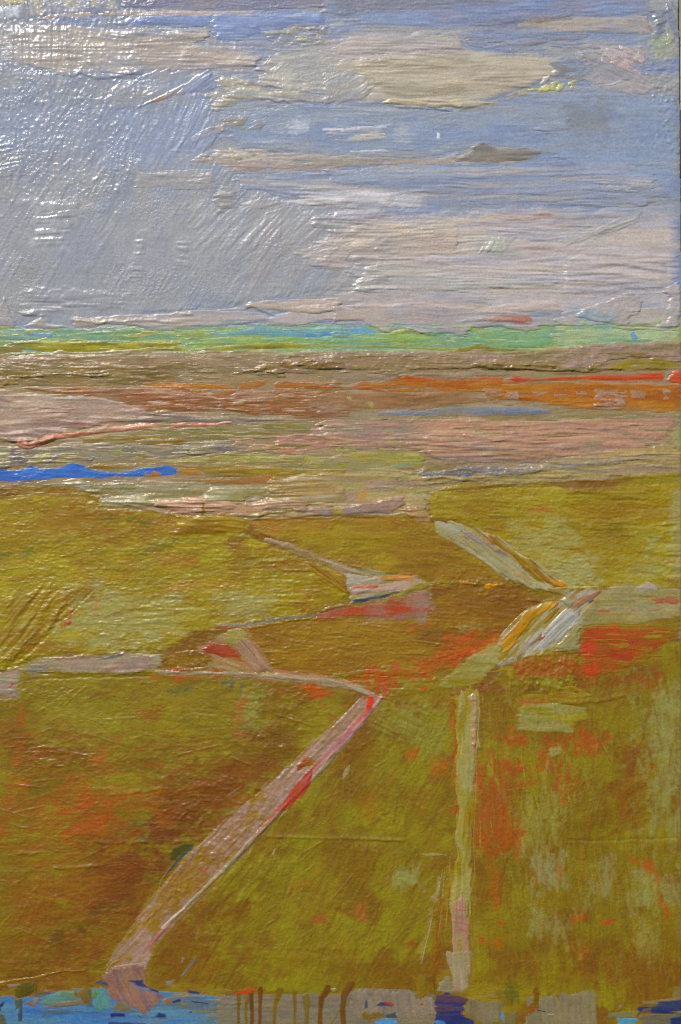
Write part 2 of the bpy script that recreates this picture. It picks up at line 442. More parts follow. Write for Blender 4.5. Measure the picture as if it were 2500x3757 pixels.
tint('B',[(-60,-30),(720,-30),(700,15),(420,35),(200,62),(0,70)],(125,129,143),.75,14,.6,(90,14))
tint('B',[(640,110),(820,80),(820,125),(660,140)],(117,116,146),.7,12,.6,(60,12))
paint('cloud_streak','B',[(815,100),(880,86),(1060,76),(1410,72),(1430,155),(1180,158),(1000,152),(900,150),(830,132)],[(172,164,156),(157,156,161),(181,171,161)],q,'tan cloud bar at the top right',br=(2.2,12),rag=(10,4))
tint('B',[(815,98),(900,84),(1060,74),(1060,86),(880,104),(830,120)],(128,112,96),.8,7,.5)
paint('cloud_band','A',[(40,130),(300,112),(560,130),(960,126),(972,160),(930,195),(1060,220),(1215,250),(1200,312),(900,322),(700,332),(480,345),(300,352),(200,325),(40,280)],
      [(179,172,165),(161,158,156),(189,179,171),(165,165,174,.25)],q,'broad tan cloud at the upper left',th=1.2,br=(2.0,15),rag=(40,9),bl=24,ms=(220,22))
tint('A',[(0,120),(160,130),(180,300),(0,290)],(170,171,174),.7,40,.8)
tint('A',[(640,190),(900,210),(1150,260),(1100,310),(700,310)],(178,162,152),.55,30,.8,(120,16))
paint('cloud_band','W',[(596,150),(640,112),(740,88),(860,78),(1000,72),(1060,86),(1080,112),(1150,117),(1200,128),(1290,132),(1312,160),(1262,190),(1200,202),(1150,224),(1080,246),(1000,247),(930,240),(880,242),(800,238),(700,226),(640,204),(596,190)],
      [(185,179,168),(172,167,163),(193,185,172)],q,'big cream cloud in the middle of the sky',th=1.3,br=(2.0,14),rag=(40,10),bl=26,ms=(260,24))
tint('W',[(730,90),(860,82),(1050,85),(1060,110),(1000,125),(760,140)],(172,165,172),.65,22,.9,(90,20))
tint('W',[(600,130),(740,100),(800,150),(820,230),(620,200)],(161,164,167),.75,30,.9,(60,40))
tint('W',[(880,205),(1000,200),(1100,215),(1060,243),(900,242)],(186,173,150),.6,14,.6,(120,14))
tint('W',[(1000,180),(1180,150),(1250,180),(1150,200),(1010,200)],(179,164,163),.6,14,.8,(80,14))
relief('W',[(820,120),(1200,140),(1200,215),(1080,240),(860,235)],1.6,12)
paint('sky_patch','B',[(560,150),(640,140),(900,155),(1180,160),(1200,230),(1100,245),(860,225),(790,250),(720,235),(600,235)],[(130,142,170),(144,146,159),(136,136,152)],q,'blue scumble over the cream cloud',cov=.55,bl=6,br=(1.2,12))
paint('sky_patch','B',[(780,215),(800,220),(802,270),(790,285)],[(122,136,166)],q,'small blue drip on the cream cloud',rag=(2,2),th=.6)
paint('cloud_band','B',[(1080,240),(1200,212),(1390,205),(1425,280),(1395,330),(1480,400),(1330,432),(1140,392),(1108,330)],[(164,156,163),(172,168,167),(155,155,164)],q,'mauve grey cloud scrap near the right edge',d=25,lump=.8,br=(1.4,14))
paint('sky_patch','W',[(560,252),(700,236),(880,246),(1010,256),(1090,250),(1160,225),(1235,205),(1400,197),(1560,222),(1570,470),(1400,420),(1262,356),(1180,352),(1110,326),(1080,340),(1000,362),(760,360),(560,345),(520,300)],
      [(141,157,184),(148,160,178),(135,150,181)],q,'blue sky band below the cream cloud',br=(.9,15),rag=(16,6),ms=(240,70))
tint('B',[(850,520),(1050,480),(1200,520),(1180,620),(950,640)],(140,150,166),.6,40,.9)
tint('B',[(1050,500),(1200,510),(1220,600),(1100,640)],(123,125,131),.5,30,.9)
paint('paint_fleck','B',[(860,400),(930,400),(990,378),(1010,372),(1040,380),(1100,362),(1130,352),(1120,372),(1070,385),(1080,405),(1030,400),(990,422),(920,424),(870,412)],[(180,184,118),(172,172,132)],q,'yellow green fleck under the cream cloud',cov=.75,th=1.8,cs=(25,14))
paint('paint_fleck','B',[(925,385),(925,365),(985,320),(1000,335),(960,355),(935,390)],[(220,219,216)],q,'white dab at the end of the cream cloud',cov=.85,th=2.6,cs=(25,14),rag=(6,4))
paint('paint_fleck','B',[(430,170),(480,155),(500,175),(470,195)],[(178,178,126),(172,171,143)],q,'pale yellow fleck at the top of the cream cloud',cov=.7,rag=(6,4),cs=(25,14))
paint('cloud_streak','B',[(-60,590),(40,585),(230,572),(230,600),(100,640),(-20,650),(-60,640)],[(168,171,178),(157,158,161),(190,193,198,.3)],q,'whitish streak in the blue band',cov=.6,cs=(90,7))
paint('paint_fleck','B',[(440,610),(458,610),(458,640),(444,645)],[(210,214,222)],q,'white speck in the blue band',rag=(4,3))
paint('cloud_streak','B',[(30,690),(200,685),(400,680),(480,690),(400,705),(100,705)],[(184,189,200),(148,152,161)],q,'white dashed streak low in the blue band',cov=.55,cs=(60,7))
paint('cloud_streak','W',[(440,372),(470,346),(520,336),(620,346),(760,356),(1000,364),(1060,352),(1110,330),(1220,348),(1250,355),(1215,371),(1100,377),(900,380),(700,388),(560,390)],
      [(161,155,146),(144,140,134),(177,168,161)],q,'long tan streak under the blue band',br=(1.8,11),rag=(24,4),cov=.95)
paint('cloud_streak','B',[(600,692),(612,672),(660,654),(700,668),(740,682),(850,684),(932,688),(925,715),(800,742),(640,746),(500,742),(560,715)],[(123,119,116),(138,132,123)],q,'dark brown grey wedge at the end of the tan streak',br=(.9,12),th=1.3,rag=(10,4))
ridge('B',[(605,690),(620,668),(660,655),(700,662)],1.0,12)
ridge('B',[(480,725),(520,722),(560,705)],2.0,12)
paint('cloud_streak','A',[(1000,690),(1240,700),(1250,742),(1120,745),(960,725)],[(193,186,172),(179,173,167)],q,'cream dabs at the left end of the tan streak',cov=.8,lump=.9,cs=(30,14))
tint('A',[(1030,752),(1568,756),(1568,786),(1100,792),(1040,775)],(165,142,133),.6,10,.7,(120,9))
tint('A',[(1220,560),(1330,545),(1380,590),(1250,620)],(154,159,172),.4,20,.6)
paint('sky_patch','A',[(470,460),(520,400),(720,320),(960,320),(1010,400),(880,420),(760,460),(640,500),(520,510)],[(156,161,172),(145,155,176),(164,160,156)],q,'mixed blue and tan sweep under the left cloud',d=-28,br=(1.6,15),rag=(30,8))
paint('cloud_streak','A',[(995,345),(1080,340),(1180,365),(1240,390),(1440,415),(1520,440),(1500,490),(1370,475),(1260,460),(1100,450),(1010,470),(920,430),(1000,400)],[(170,165,161),(157,158,163),(185,182,165,.25)],q,'pale ragged underside of the middle cloud',lump=1.0,br=(1.2,13),rag=(24,8),d=8)
ridge('A',[(300,348),(380,338),(440,358),(540,352),(660,328)],2.6,18)
ridge('A',[(1070,380),(1200,388),(1330,412),(1430,418)],2.2,16)
ridge('A',[(1240,462),(1300,464),(1350,478)],2.8,12)
paint('sky_patch','A',[(1000,560),(1060,530),(1140,545),(1120,600),(1040,590)],[(142,141,139),(141,145,157)],q,'small brown smudge in the blue band',rag=(10,6),th=.7,d=-20)
paint('cloud_streak','A',[(880,640),(960,580),(1040,570),(1035,605),(960,640),(890,665)],[(177,167,158),(159,160,167)],q,'cream dab left of the blue band',d=-25,lump=1.0,rag=(12,6))
paint('paint_fleck','A',[(690,470),(745,440),(800,425),(860,408),(830,432),(780,450),(730,465)],[(178,140,98),(167,146,126)],q,'orange slash in the left sky',d=-22,rag=(14,3),th=1.0)
paint('paint_fleck','A',[(1190,320),(1215,290),(1245,250),(1268,236),(1240,280),(1215,310)],[(180,157,116),(172,162,143)],q,'short orange slash beside the middle cloud',d=-55,rag=(10,3),th=1.0)
paint('paint_fleck','B',[(1404,25),(1414,40),(1420,90),(1436,150),(1418,148),(1408,90)],[(167,130,110)],q,'upright rust stroke in the top right corner',d=85,rag=(8,3),th=1.0,cov=.7,cs=(12,14))
paint('sky_patch','B',[(1425,40),(1500,30),(1510,110),(1470,190),(1425,185),(1440,110)],[(115,126,147),(140,145,152)],q,'dark blue ridged patch in the top right corner',br=(3.0,18),d=-8)
paint('cloud_streak','B',[(1490,20),(1530,-20),(1560,40),(1550,190),(1500,210)],[(137,140,161),(150,154,163),(178,182,154,.25)],q,'mottled strip at the top of the right edge',d=70,lump=1.2)
tint('B',[(1430,185),(1500,175),(1540,190),(1530,240),(1450,240)],(167,180,126),.6,16,1.1,(20,14))
relief('B',[(1400,190),(1550,190),(1560,720),(1460,720),(1440,420),(1380,330)],2.6,None,soft=30,lump=(12,9))
paint('cloud_streak','B',[(1140,365),(1150,385),(1240,382),(1290,365),(1300,380),(1260,395),(1200,400),(1150,400)],[(189,184,182)],q,'thick pale lick near the right edge',th=2.4,rag=(8,3))
# grey band and mauve lower right
paint('cloud_streak','W',[(540,402),(700,392),(1100,384),(1500,392),(1540,440),(1480,476),(1000,470),(900,486),(780,484),(690,460),(560,432)],
      [(162,164,171),(168,163,165),(145,154,176)],q,'combed grey band across the middle sky',br=(2.0,13),rag=(34,6),ms=(380,18))
tint('W',[(700,440),(860,428),(1000,440),(980,470),(760,475)],(183,182,187),.75,20,.6,(120,14))
paint('cloud_band','W',[(700,500),(850,478),(1000,486),(1200,474),(1420,470),(1580,480),(1580,735),(1400,730),(1200,735),(1000,728),(850,742),(760,700),(830,640),(740,590),(770,545)],
      [(185,178,179),(178,166,165),(191,182,176),(177,173,180,.3)],q,'mauve grey cloud bank filling the lower right sky',th=1.5,br=(2.0,14),rag=(90,26),rs=130,bl=110,gv=.15,ms=(330,34))
tint('D',[(-200,330),(60,230),(520,210),(540,350),(200,410),(-60,400)],(181,167,160),.65,40,.7,(160,20))
tint('D',[(20,430),(260,410),(540,450),(400,530),(60,520)],(177,178,176),.6,25,.6,(160,14))
tint('D',[(-260,610),(0,560),(400,570),(620,610),(500,650),(-100,655)],(189,173,167),.6,20,.6,(160,14))
tint('D',[(720,165),(900,150),(1000,158),(900,190),(740,205)],(176,144,141),.5,12,.7,(80,10))
tint('D',[(600,280),(760,270),(840,350),(640,355)],(172,173,170),.7,14,.6)
relief('D',[(60,170),(1000,160),(1480,390),(1490,520),(1000,545),(60,530)],1.5,15,d=2)
relief('D',[(1000,290),(1370,150),(1390,230),(1060,340)],1.2,12,d=-27)
relief('D',[(640,350),(680,285),(760,280),(740,355)],2.0,13,d=-55)
relief('D',[(1030,370),(1480,390),(1490,520),(1040,490)],2.4,15,d=2)
ridge('D',[(30,325),(120,318),(230,300)],2.2,14)
ridge('D',[(60,370),(300,378),(500,395)],2.0,14)
ridge('D',[(60,520),(300,510),(700,490),(1020,480)],1.8,12)
paint('cloud_streak','W',[(680,458),(730,444),(860,436),(980,448),(960,470),(860,482),(800,488),(740,474)],[(205,204,210),(189,188,196),(167,172,184,.25)],q,'bright white smear in the middle of the sky',bl=22,rag=(40,8),br=(1.2,13))
# horizontal soft whitish + comb marks that catch the light on the left
relief('C',[(195,105),(355,100),(350,180),(280,320),(155,320),(165,200)],2.2,12,d=-2,soft=8,noise=.3)
gloss('C',[(175,90),(365,90),(290,335),(140,335)],-.07,14,.5)
relief('C',[(640,240),(670,250),(640,470),(590,470)],1.9,11,d=0,noise=.4)
relief('C',[(860,130),(1000,110),(1450,130),(1540,240),(1100,400),(980,350),(870,220)],1.2,11,d=-46,soft=24,noise=.9)
relief('C',[(820,290),(880,290),(870,410),(810,410)],1.8,11,noise=.4)
relief('C',[(120,510),(290,520),(300,620),(100,640)],2.2,12,d=3)
relief('C',[(300,500),(600,540),(560,600),(300,610)],1.8,14)
relief('A',[(0,380),(520,420),(500,560),(380,878),(0,878)],1.2,None,soft=60,lump=(9,11),noise=2.0)
relief('A',[(780,460),(1000,440),(960,700),(800,690)],1.7,11,d=-65,soft=20)
relief('A',[(-20,100),(330,110),(330,330),(-20,330)],1.6,11,d=88,soft=30)
relief('A',[(0,640),(110,690),(100,800),(0,820)],2.4,13,d=-10)
relief('A',[(280,720),(400,740),(390,878),(240,878)],1.8,None,soft=25,lump=(9,10))
relief('A',[(520,730),(640,740),(620,850),(500,850)],1.6,None,soft=25,lump=(9,10))
dabs('A',[(20,120),(960,126),(1200,260),(900,325),(300,350),(20,280)],120,2,8,(60,240),(8,18),[(161,158,158),(191,184,176),(179,166,161),(155,157,164,.6)],.3,1.0)
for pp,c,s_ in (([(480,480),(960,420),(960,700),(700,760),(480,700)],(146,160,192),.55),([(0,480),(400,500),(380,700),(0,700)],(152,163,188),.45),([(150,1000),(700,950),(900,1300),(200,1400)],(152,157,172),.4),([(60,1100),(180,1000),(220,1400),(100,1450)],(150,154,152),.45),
        ([(840,900),(1500,900),(1450,1200),(900,1200)],(170,171,176),.5),([(160,905),(365,910),(285,1145),(145,1135)],(178,180,186),.6),([(590,1060),(680,1060),(650,1280),(580,1280)],(168,170,176),.5),([(800,1100),(890,1090),(880,1240),(800,1240)],(166,168,174),.45),([(300,700),(420,690),(400,880),(240,880)],(170,172,178),.5),([(0,880),(140,860),(120,1300),(0,1300)],(158,160,176),.4),([(900,1220),(1400,1250),(1200,1400),(900,1380)],(160,162,170),.4)):  # palest patches paint the glare of the combed ridges as lighter colour
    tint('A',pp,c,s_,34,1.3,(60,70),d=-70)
# ---- second, closer pass over the clouds
def cl(reg,pts,cols,label,name='cloud_streak',**kw):
    kw.setdefault('rag',(14,5)); kw.setdefault('th',.9); kw.setdefault('bl',9); kw.setdefault('br',(1.8,13))
    paint(name,reg,pts,cols,'sky_area',label,**kw)
cl('B',[(-60,330),(0,272),(60,270),(240,240),(480,225),(640,235),(760,245),(900,240),(1000,270),(1050,320),(1100,350),(1040,352),(950,370),(880,400),(820,420),(740,440),(620,450),(300,442),(120,402),(60,342)],[(184,175,156),(176,166,150),(190,181,162)],'cream heart of the big middle cloud',rag=(34,8),bl=20,br=(2.6,13))
cl('B',[(-40,212),(60,170),(200,150),(420,155),(560,170),(585,230),(480,242),(240,246),(60,262),(-40,262)],[(178,170,168),(168,162,162)],'lilac grey top of the big middle cloud',rag=(26,8),bl=20)
cl('B',[(-80,330),(40,320),(120,350),(152,402),(120,462),(-80,482)],[(160,164,168),(168,168,164)],'cool grey end of the big middle cloud',d=-30,bl=24,lump=.5)
tint('B',[(160,395),(560,395),(590,435),(240,442)],(150,141,124),.6,10,1.2,(60,9))
cl('B',[(170,472),(250,450),(420,450),(640,460),(765,464),(640,496),(560,502),(500,496),(420,496),(340,493),(260,486)],[(192,181,154),(184,170,140)],'cream lip under the middle cloud',th=1.6,br=(2.6,11))
ridge('B',[(240,490),(350,496),(440,500),(520,512)],2.4,10,rag=3)
cl('B',[(510,512),(560,482),(740,470),(760,440),(860,402),(885,430),(760,462),(700,490),(540,522)],[(160,155,138),(150,152,150)],'olive grey fringe under the middle cloud',cov=.8,cs=(26,10),d=-15)
cl('B',[(960,290),(1120,250),(1165,330),(1100,372),(1000,352)],[(142,140,138),(136,142,156)],'brown grey smudge right of the middle cloud',cov=.8,cs=(40,14))
cl('B',[(1188,232),(1380,202),(1405,290),(1395,342),(1280,302),(1200,282)],[(184,170,170),(174,166,168)],'pinkish speckled patch near the right edge',d=30,lump=.9,cov=.62,cs=(24,14),rag=(24,12))
cl('B',[(1240,400),(1300,360),(1480,400),(1400,440),(1300,430)],[(170,165,168),(160,162,170)],'pale brushed scrap near the right edge',d=20,lump=.6)
for pp in ([(905,408),(945,384),(975,388),(960,425),(925,425)],[(985,425),(1000,380),(1045,382),(1035,402),(1010,425)],[(1058,408),(1062,392),(1082,394),(1076,412)],[(855,412),(890,404),(905,412),(870,420)],[(620,408),(640,400),(640,412)]):
    cl('B',pp,[(188,188,118),(176,178,128)],'yellow green fleck at the end of the middle cloud',name='paint_fleck',th=1.8,rag=(5,4))
cl('B',[(920,388),(935,350),(970,345),(965,372),(945,392)],[(212,210,204)],'white fleck at the end of the middle cloud',name='paint_fleck',th=2.0)
cl('B',[(968,330),(985,318),(1002,330),(985,345)],[(220,220,216)],'bright white speck right of the middle cloud',name='paint_fleck',th=2.0)
cl('B',[(-20,592),(100,576),(225,574),(205,602),(0,612)],[(186,192,206),(166,172,188)],'white streak in the blue band',cov=.75,cs=(60,6))
cl('B',[(-20,632),(200,610),(225,640),(60,652),(-20,654)],[(184,182,176),(168,168,172)],'second white streak in the blue band',cov=.75,cs=(60,6))
tint('B',[(240,600),(280,565),(325,580),(310,640),(255,645)],(178,180,186),.6,10,1.2,(30,9))
cl('B',[(440,640),(445,608),(460,608),(458,640)],[(206,212,222)],'white speck in the blue band',name='paint_fleck',th=1.4,rag=(3,3))
cl('B',[(36,692),(200,685),(235,700),(50,703)],[(186,194,210),(160,168,186)],'lower white streak in the blue band',cov=.8,cs=(50,6))
tint('B',[(1080,500),(1220,475),(1240,560),(1140,650),(1070,580)],(138,143,152),.55,26,1.1,(50,40),d=-40)
cl('B',[(860,590),(960,560),(1060,520),(1050,600),(950,620)],[(146,156,174),(138,150,172)],'smooth blue grey patch in the blue band',bl=20)
cl('B',[(1100,790),(1160,740),(1330,740),(1380,790),(1240,800)],[(160,164,178),(150,158,180)],'pale blue scrap under the blue band',bl=14)
cl('B',[(-60,772),(600,762),(850,748),(1440,805),(1440,882),(1000,902),(400,902),(-60,842)],[(146,156,178),(164,163,170),(138,149,176)],'blue grey combed band across the middle sky',rag=(34,5),bl=12,br=(2.2,11),ms=(360,12))
cl('B',[(1180,830),(1440,830),(1440,890),(1240,905)],[(168,170,180),(150,156,172)],'pale end of the combed band',cov=.8,cs=(40,8))
cl('B',[(-80,925),(60,900),(192,890),(182,930),(60,962),(-80,962)],[(202,199,202),(188,188,196)],'bright white smear in the middle of the sky',bl=14)
cl('B',[(228,942),(300,890),(382,902),(372,950),(280,962)],[(196,198,208),(182,184,196)],'second white smear in the middle of the sky',bl=14)
cl('B',[(-40,962),(200,972),(345,990),(200,1012),(-40,1032)],[(166,165,182),(174,170,176)],'lavender strip under the white smears',bl=14)
cl('B',[(-60,1050),(340,1002),(640,990),(1000,970),(960,1012),(540,1042),(545,1182),(240,1184),(-60,1172)],[(188,175,162),(180,168,160),(192,182,168)],'warm combed patch of the cloud bank',bl=18,br=(2.6,12),ms=(300,16))
cl('B',[(700,1002),(860,985),(1000,960),(960,992),(760,1022)],[(180,156,152),(176,164,164)],'dusky rose strip of the cloud bank',bl=8)
cl('B',[(960,1092),(1100,1080),(1280,1000),(1392,960),(1382,1022),(1200,1092),(1040,1132)],[(178,176,168),(170,170,168)],'grey fan brushed across the cloud bank',d=-25,br=(1.6,12),bl=18)
cl('B',[(640,1162),(690,1092),(812,1092),(762,1172)],[(184,183,172),(176,172,168)],'hatched block in the cloud bank',d=-58,br=(2.0,11),bl=14)
cl('B',[(60,1312),(110,1232),(250,1202),(560,1270),(1000,1290),(1000,1332),(400,1352),(60,1342)],[(178,176,173),(170,168,168),(186,182,176)],'long grey stroke low in the cloud bank',br=(3.0,11),bl=10,ms=(300,12))
cl('B',[(58,1312),(180,1336),(430,1346)],[(198,196,190)],'pale lip of the long grey stroke',name='paint_lip',w=[10,10,4],th=1.0,rag=(4,3))
cl('B',[(-60,1424),(300,1390),(700,1402),(1000,1380),(1032,1442),(800,1444),(400,1462),(-60,1482)],[(190,174,166),(182,168,164)],'rosy strip at the foot of the cloud bank',bl=12,br=(2.2,11))
relief('B',[(1020,1192),(1490,1210),(1490,1332),(1040,1342)],2.2,11,d=2,noise=.6); gloss('B',[(1020,1180),(1500,1200),(1500,1340),(1040,1350)],-.09,20,.8)
relief('B',[(0,1030),(540,1000),(1000,1000),(1000,1330),(0,1330)],1.2,12,soft=20)
cl('A',[(-30,42),(40,20),(96,30),(96,86),(40,96),(-30,82)],[(196,204,216),(176,186,204)],'white blue dab in the top left corner',name='paint_fleck',d=85,br=(2.4,11),th=1.4)
cl('A',[(-30,-40),(130,-40),(112,22),(40,27),(-30,32)],[(202,197,156),(186,184,168)],'pale yellow fringe in the top left corner',d=75,lump=1.0)
cl('A',[(590,118),(640,72),(980,64),(980,118),(800,122)],[(136,152,194),(126,144,188)],'bright blue streak at the upper left',bl=6,rag=(16,6))
cl('A',[(980,64),(1490,58),(1505,118),(1210,120),(1200,150),(1110,190),(990,184)],[(132,150,194),(122,140,184)],'bright blue patch at the upper centre',bl=8,rag=(16,8))
cl('A',[(1200,150),(1380,112),(1500,122),(1500,200),(1400,232),(1280,232)],[(154,156,156),(142,150,168)],'mottled grey patch at the upper centre',cov=.8,bl=8,cs=(30,16))
cl('A',[(1300,130),(1480,110),(1470,190),(1420,210),(1320,180)],[(182,184,140)],'pale yellow flecks at the upper centre',cov=.3,cs=(16,12),th=1.0)
cl('A',[(1250,312),(1300,285),(1362,310),(1384,360),(1332,412),(1270,392)],[(192,190,180),(182,180,172)],'round pale blob of the middle cloud',bl=16,d=-40)
cl('A',[(820,432),(900,332),(980,322),(1002,402),(940,432)],[(144,155,184),(152,158,172)],'blue swirl under the left cloud',d=-35,bl=12)
cl('A',[(990,352),(1080,340),(1165,370),(1100,392),(1010,402)],[(184,178,160),(170,168,160)],'tan lump under the left cloud',lump=1.4,bl=6)
cl('A',[(955,482),(1100,402),(1400,412),(1372,472),(1250,452),(1100,472),(1000,522)],[(176,173,160),(164,166,168)],'tan ragged underside of the middle cloud',lump=.8,bl=10,d=5)
cl('A',[(1020,562),(1060,530),(1155,530),(1122,582)],[(146,144,138)],'brown smudge at the head of the blue band',bl=10,d=-20)
cl('A',[(1138,592),(1170,550),(1235,560),(1202,612)],[(146,147,150)],'second brown smudge at the head of the blue band',bl=10,d=-20)
tint('A',[(1325,580),(1370,550),(1415,565),(1405,612),(1350,618)],(190,198,212),.7,10,1.1,(24,9))
cl('A',[(1480,590),(1590,585),(1590,608),(1490,612)],[(196,202,214)],'white dash at the head of the blue band',cov=.85,cs=(40,7))
cl('A',[(600,792),(980,780),(992,882),(620,862)],[(162,162,162),(156,158,164)],'pale brushed block left of centre',bl=18,br=(2.0,11))
cl('A',[(985,895),(1040,852),(1102,872),(1092,962),(990,1002)],[(146,145,148),(152,152,156)],'grey smudge in the middle of the sky',bl=14)
cl('A',[(1100,930),(1290,900),(1300,940),(1150,990)],[(166,164,166),(158,158,164)],'pale wedge in the middle of the sky',bl=14,d=-15)
cl('A',[(1340,1172),(1480,1102),(1600,1090),(1600,1252),(1450,1232)],[(182,173,170),(174,168,168)],'soft rosy patch at the middle of the sky',bl=34,rag=(30,14))
cl('A',[(1280,928),(1400,912),(1600,910),(1600,942),(1390,944)],[(206,203,204)],'white streak in the middle of the sky',bl=8)
gloss('W',[(-30,-30),(420,-30),(500,200),(300,430),(200,620),(-30,640)],-.1,90,1.2)
gloss('W',[(1480,0),(1580,0),(1580,480),(1490,400)],-.1,40,1.2)
relief('W',[(-20,-20),(330,-20),(300,120),(120,170),(-20,160)],1.3,None,soft=50,lump=(9,11),noise=1.6)
relief('W',[(-20,200),(360,240),(260,420),(-20,460)],1.1,None,soft=50,lump=(9,13),noise=2.0)
# ================================================================== HORIZON
paint('horizon_area','W',[(-40,752),(200,752),(560,746),(760,746),(1010,744),(1200,742),(1600,730),(1600,2400),(-40,2400)],[(136,165,112),(120,160,132),(152,168,98)],label='strip of green and turquoise along the horizon',br=(.7,10),rag=(20,3),th=.6)
# the sky hem hangs over the green strip
q='horizon_area'
paint('horizon_streak','C',[(-30,694),(100,702),(265,708),(240,746),(60,748),(-30,742)],[(112,152,166),(130,160,132)],q,'sea blue patch at the left end of the horizon',bl=14,rag=(14,3),th=.7)
paint('horizon_streak','C',[(105,700),(180,696),(240,702),(150,712),(120,716)],[(160,165,75)],q,'yellow dash on the left horizon',rag=(8,3),th=.6)
paint('horizon_streak','C',[(520,690),(640,692),(800,704),(830,712),(832,770),(800,752),(520,752)],[(120,158,130),(130,160,110)],q,'dull sea green block on the horizon',th=.7,rag=(10,3))
paint('horizon_streak','C',[(960,720),(1100,700),(1190,672),(1280,690),(1580,680),(1580,735),(1380,738),(1180,732),(1000,735)],[(104,156,176),(124,168,156)],q,'turquoise streak at the centre of the horizon',rag=(30,4),th=.7)
paint('horizon_streak','C',[(1400,710),(1580,700),(1580,734),(1400,735)],[(84,146,196)],q,'bright blue dash at the centre of the horizon',rag=(20,3),th=.6)
paint('horizon_streak','D',[(-40,698),(100,690),(200,706),(150,730),(-40,740)],[(98,154,186),(120,166,156)],q,'bright blue dash right of the centre of the horizon',rag=(26,4),th=.6)
paint('horizon_streak','C',[(842,776),(900,748),(1050,736),(1580,734),(1580,768),(1300,764),(1000,770)],[(128,170,106),(144,172,92)],q,'leaf green streak on the horizon',rag=(26,4),th=.7)
paint('horizon_streak','D',[(-40,730),(200,722),(280,712),(480,732),(700,700),(830,690),(960,710),(1000,780),(840,790),(680,790),(600,762),(-40,772)],[(124,166,118),(126,166,138),(146,172,92,.3)],q,'emerald streak right of centre on the horizon',rag=(20,4),th=.7)
paint('horizon_streak','D',[(980,720),(1050,696),(1270,690),(1480,680),(1580,690),(1580,760),(1480,760),(1250,766),(1000,782)],[(160,178,136),(140,172,140)],q,'pale green patch at the right end of the horizon',rag=(20,4),th=.7)
paint('horizon_streak','D',[(1500,665),(1535,640),(1540,690),(1490,710)],[(98,148,200)],q,'bright blue dab at the right edge of the horizon',rag=(5,4),th=.8)
paint('horizon_streak','D',[(1335,715),(1350,705),(1375,735),(1365,748),(1335,745)],[(104,152,196)],q,'small blue dab on the pale green patch',rag=(5,4),th=.8)
paint('horizon_streak','D',[(1540,640),(1590,640),(1590,760),(1510,760),(1540,710)],[(160,164,110),(150,160,120)],q,'yellow green end of the horizon at the right edge',rag=(5,4),th=.8)
paint('horizon_streak','E',[(-40,130),(125,122),(110,166),(255,186),(-40,205)],[(112,106,60),(130,122,55)],q,'dark olive streak at the left end of the horizon',rag=(20,3))
paint('horizon_streak','E',[(110,124),(500,120),(820,120),(834,166),(1000,152),(1250,132),(1580,142),(1580,156),(1200,166),(1000,173),(820,176),(480,182),(250,182),(110,166)],[(152,146,45),(168,166,56),(122,114,42)],q,'mustard yellow streak along the left horizon',br=(1.3,10),rag=(20,3),th=.8,ms=(70,14))
paint('horizon_streak','F',[(-40,144),(160,145),(330,152),(500,158),(660,150),(700,164),(560,172),(330,164),(-40,156)],[(168,160,50),(140,128,40)],q,'thin yellow line along the right horizon',rag=(14,2),th=.8)
paint('horizon_streak','F',[(560,160),(640,130),(700,150),(860,168),(640,190),(430,180)],[(118,112,40),(132,124,50)],q,'dark olive smear under the emerald streak',rag=(18,4),th=.6)

# pinkish strip hanging over the horizon
q='sky_area'
paint('cloud_streak','C',[(335,645),(560,632),(780,622),(820,608),(1110,606),(1240,632),(1400,600),(1580,590),(1580,660),(1480,668),(1370,688),(1260,682),(1180,662),(1000,692),(800,704),(640,692),(500,684),(340,694)],
      [(172,166,165),(178,168,160),(165,160,164)],q,'pale lilac ledge above the horizon at left centre',th=1.7,br=(1.2,14),rag=(12,5))
paint('cloud_streak','C',[(1110,604),(1160,566),(1320,560),(1568,556),(1580,610),(1440,630),(1240,618)],[(180,164,152),(168,152,142)],q,'peach grey stroke above the lilac ledge',br=(2.2,13),th=1.6)
ridge('C',[(1115,606),(1160,598),(1230,622),(1275,630)],3.0,14)
ridge('C',[(830,628),(880,632),(900,628)],3.0,12)
paint('cloud_streak','C',[(335,650),(440,645),(500,660),(480,690),(340,690)],[(184,168,146),(172,164,156)],q,'warm cream scrap on the left horizon',br=(2.0,14))
paint('cloud_streak','C',[(-30,640),(20,545),(50,610),(80,700),(30,690),(-30,690)],[(160,156,160),(172,164,158)],q,'pale pointed scrap at the left edge',th=1.6,rag=(5,4))
paint('cloud_streak','C',[(95,690),(140,665),(190,640),(210,668),(265,680),(340,690),(250,698),(170,696)],[(162,156,156),(172,164,154)],q,'pale knobs along the left horizon',th=2.0,rag=(6,4))
ridge('C',[(80,620),(120,632),(180,628)],3.2,16)
paint('cloud_streak','D',[(-30,590),(300,580),(560,590),(900,640),(1010,640),(1020,680),(930,688),(860,716),(740,692),(620,698),(560,738),(420,716),(370,722),(340,706),(280,700),(200,717),(170,702),(80,656),(-30,672)],
      [(172,166,165),(180,166,158),(164,158,160)],q,'pale ragged hem of the sky right of centre',th=1.6,br=(1.3,13),rag=(14,5))
paint('cloud_streak','D',[(980,650),(1060,610),(1300,600),(1580,590),(1545,690),(1450,694),(1340,690),(1250,674),(1140,684),(1060,694),(1000,686)],[(174,168,168),(166,166,168),(178,172,164)],q,'pale hem of the sky near the right edge',th=1.6,rag=(14,5),lump=.5)
paint('cloud_streak','D',[(600,655),(700,636),(790,632),(862,634),(890,655),(870,684),(800,680),(720,668)],[(166,116,106),(176,140,130)],q,'dull red smear above the horizon',rag=(22,4),th=1.0)
ridge('D',[(520,672),(640,660),(860,665)],1.8,12)
ridge('D',[(180,702),(240,716),(330,705),(400,722),(480,718)],2.2,12)
ridge('W',[(160,738),(230,744),(330,738),(420,742)],2.4,12)
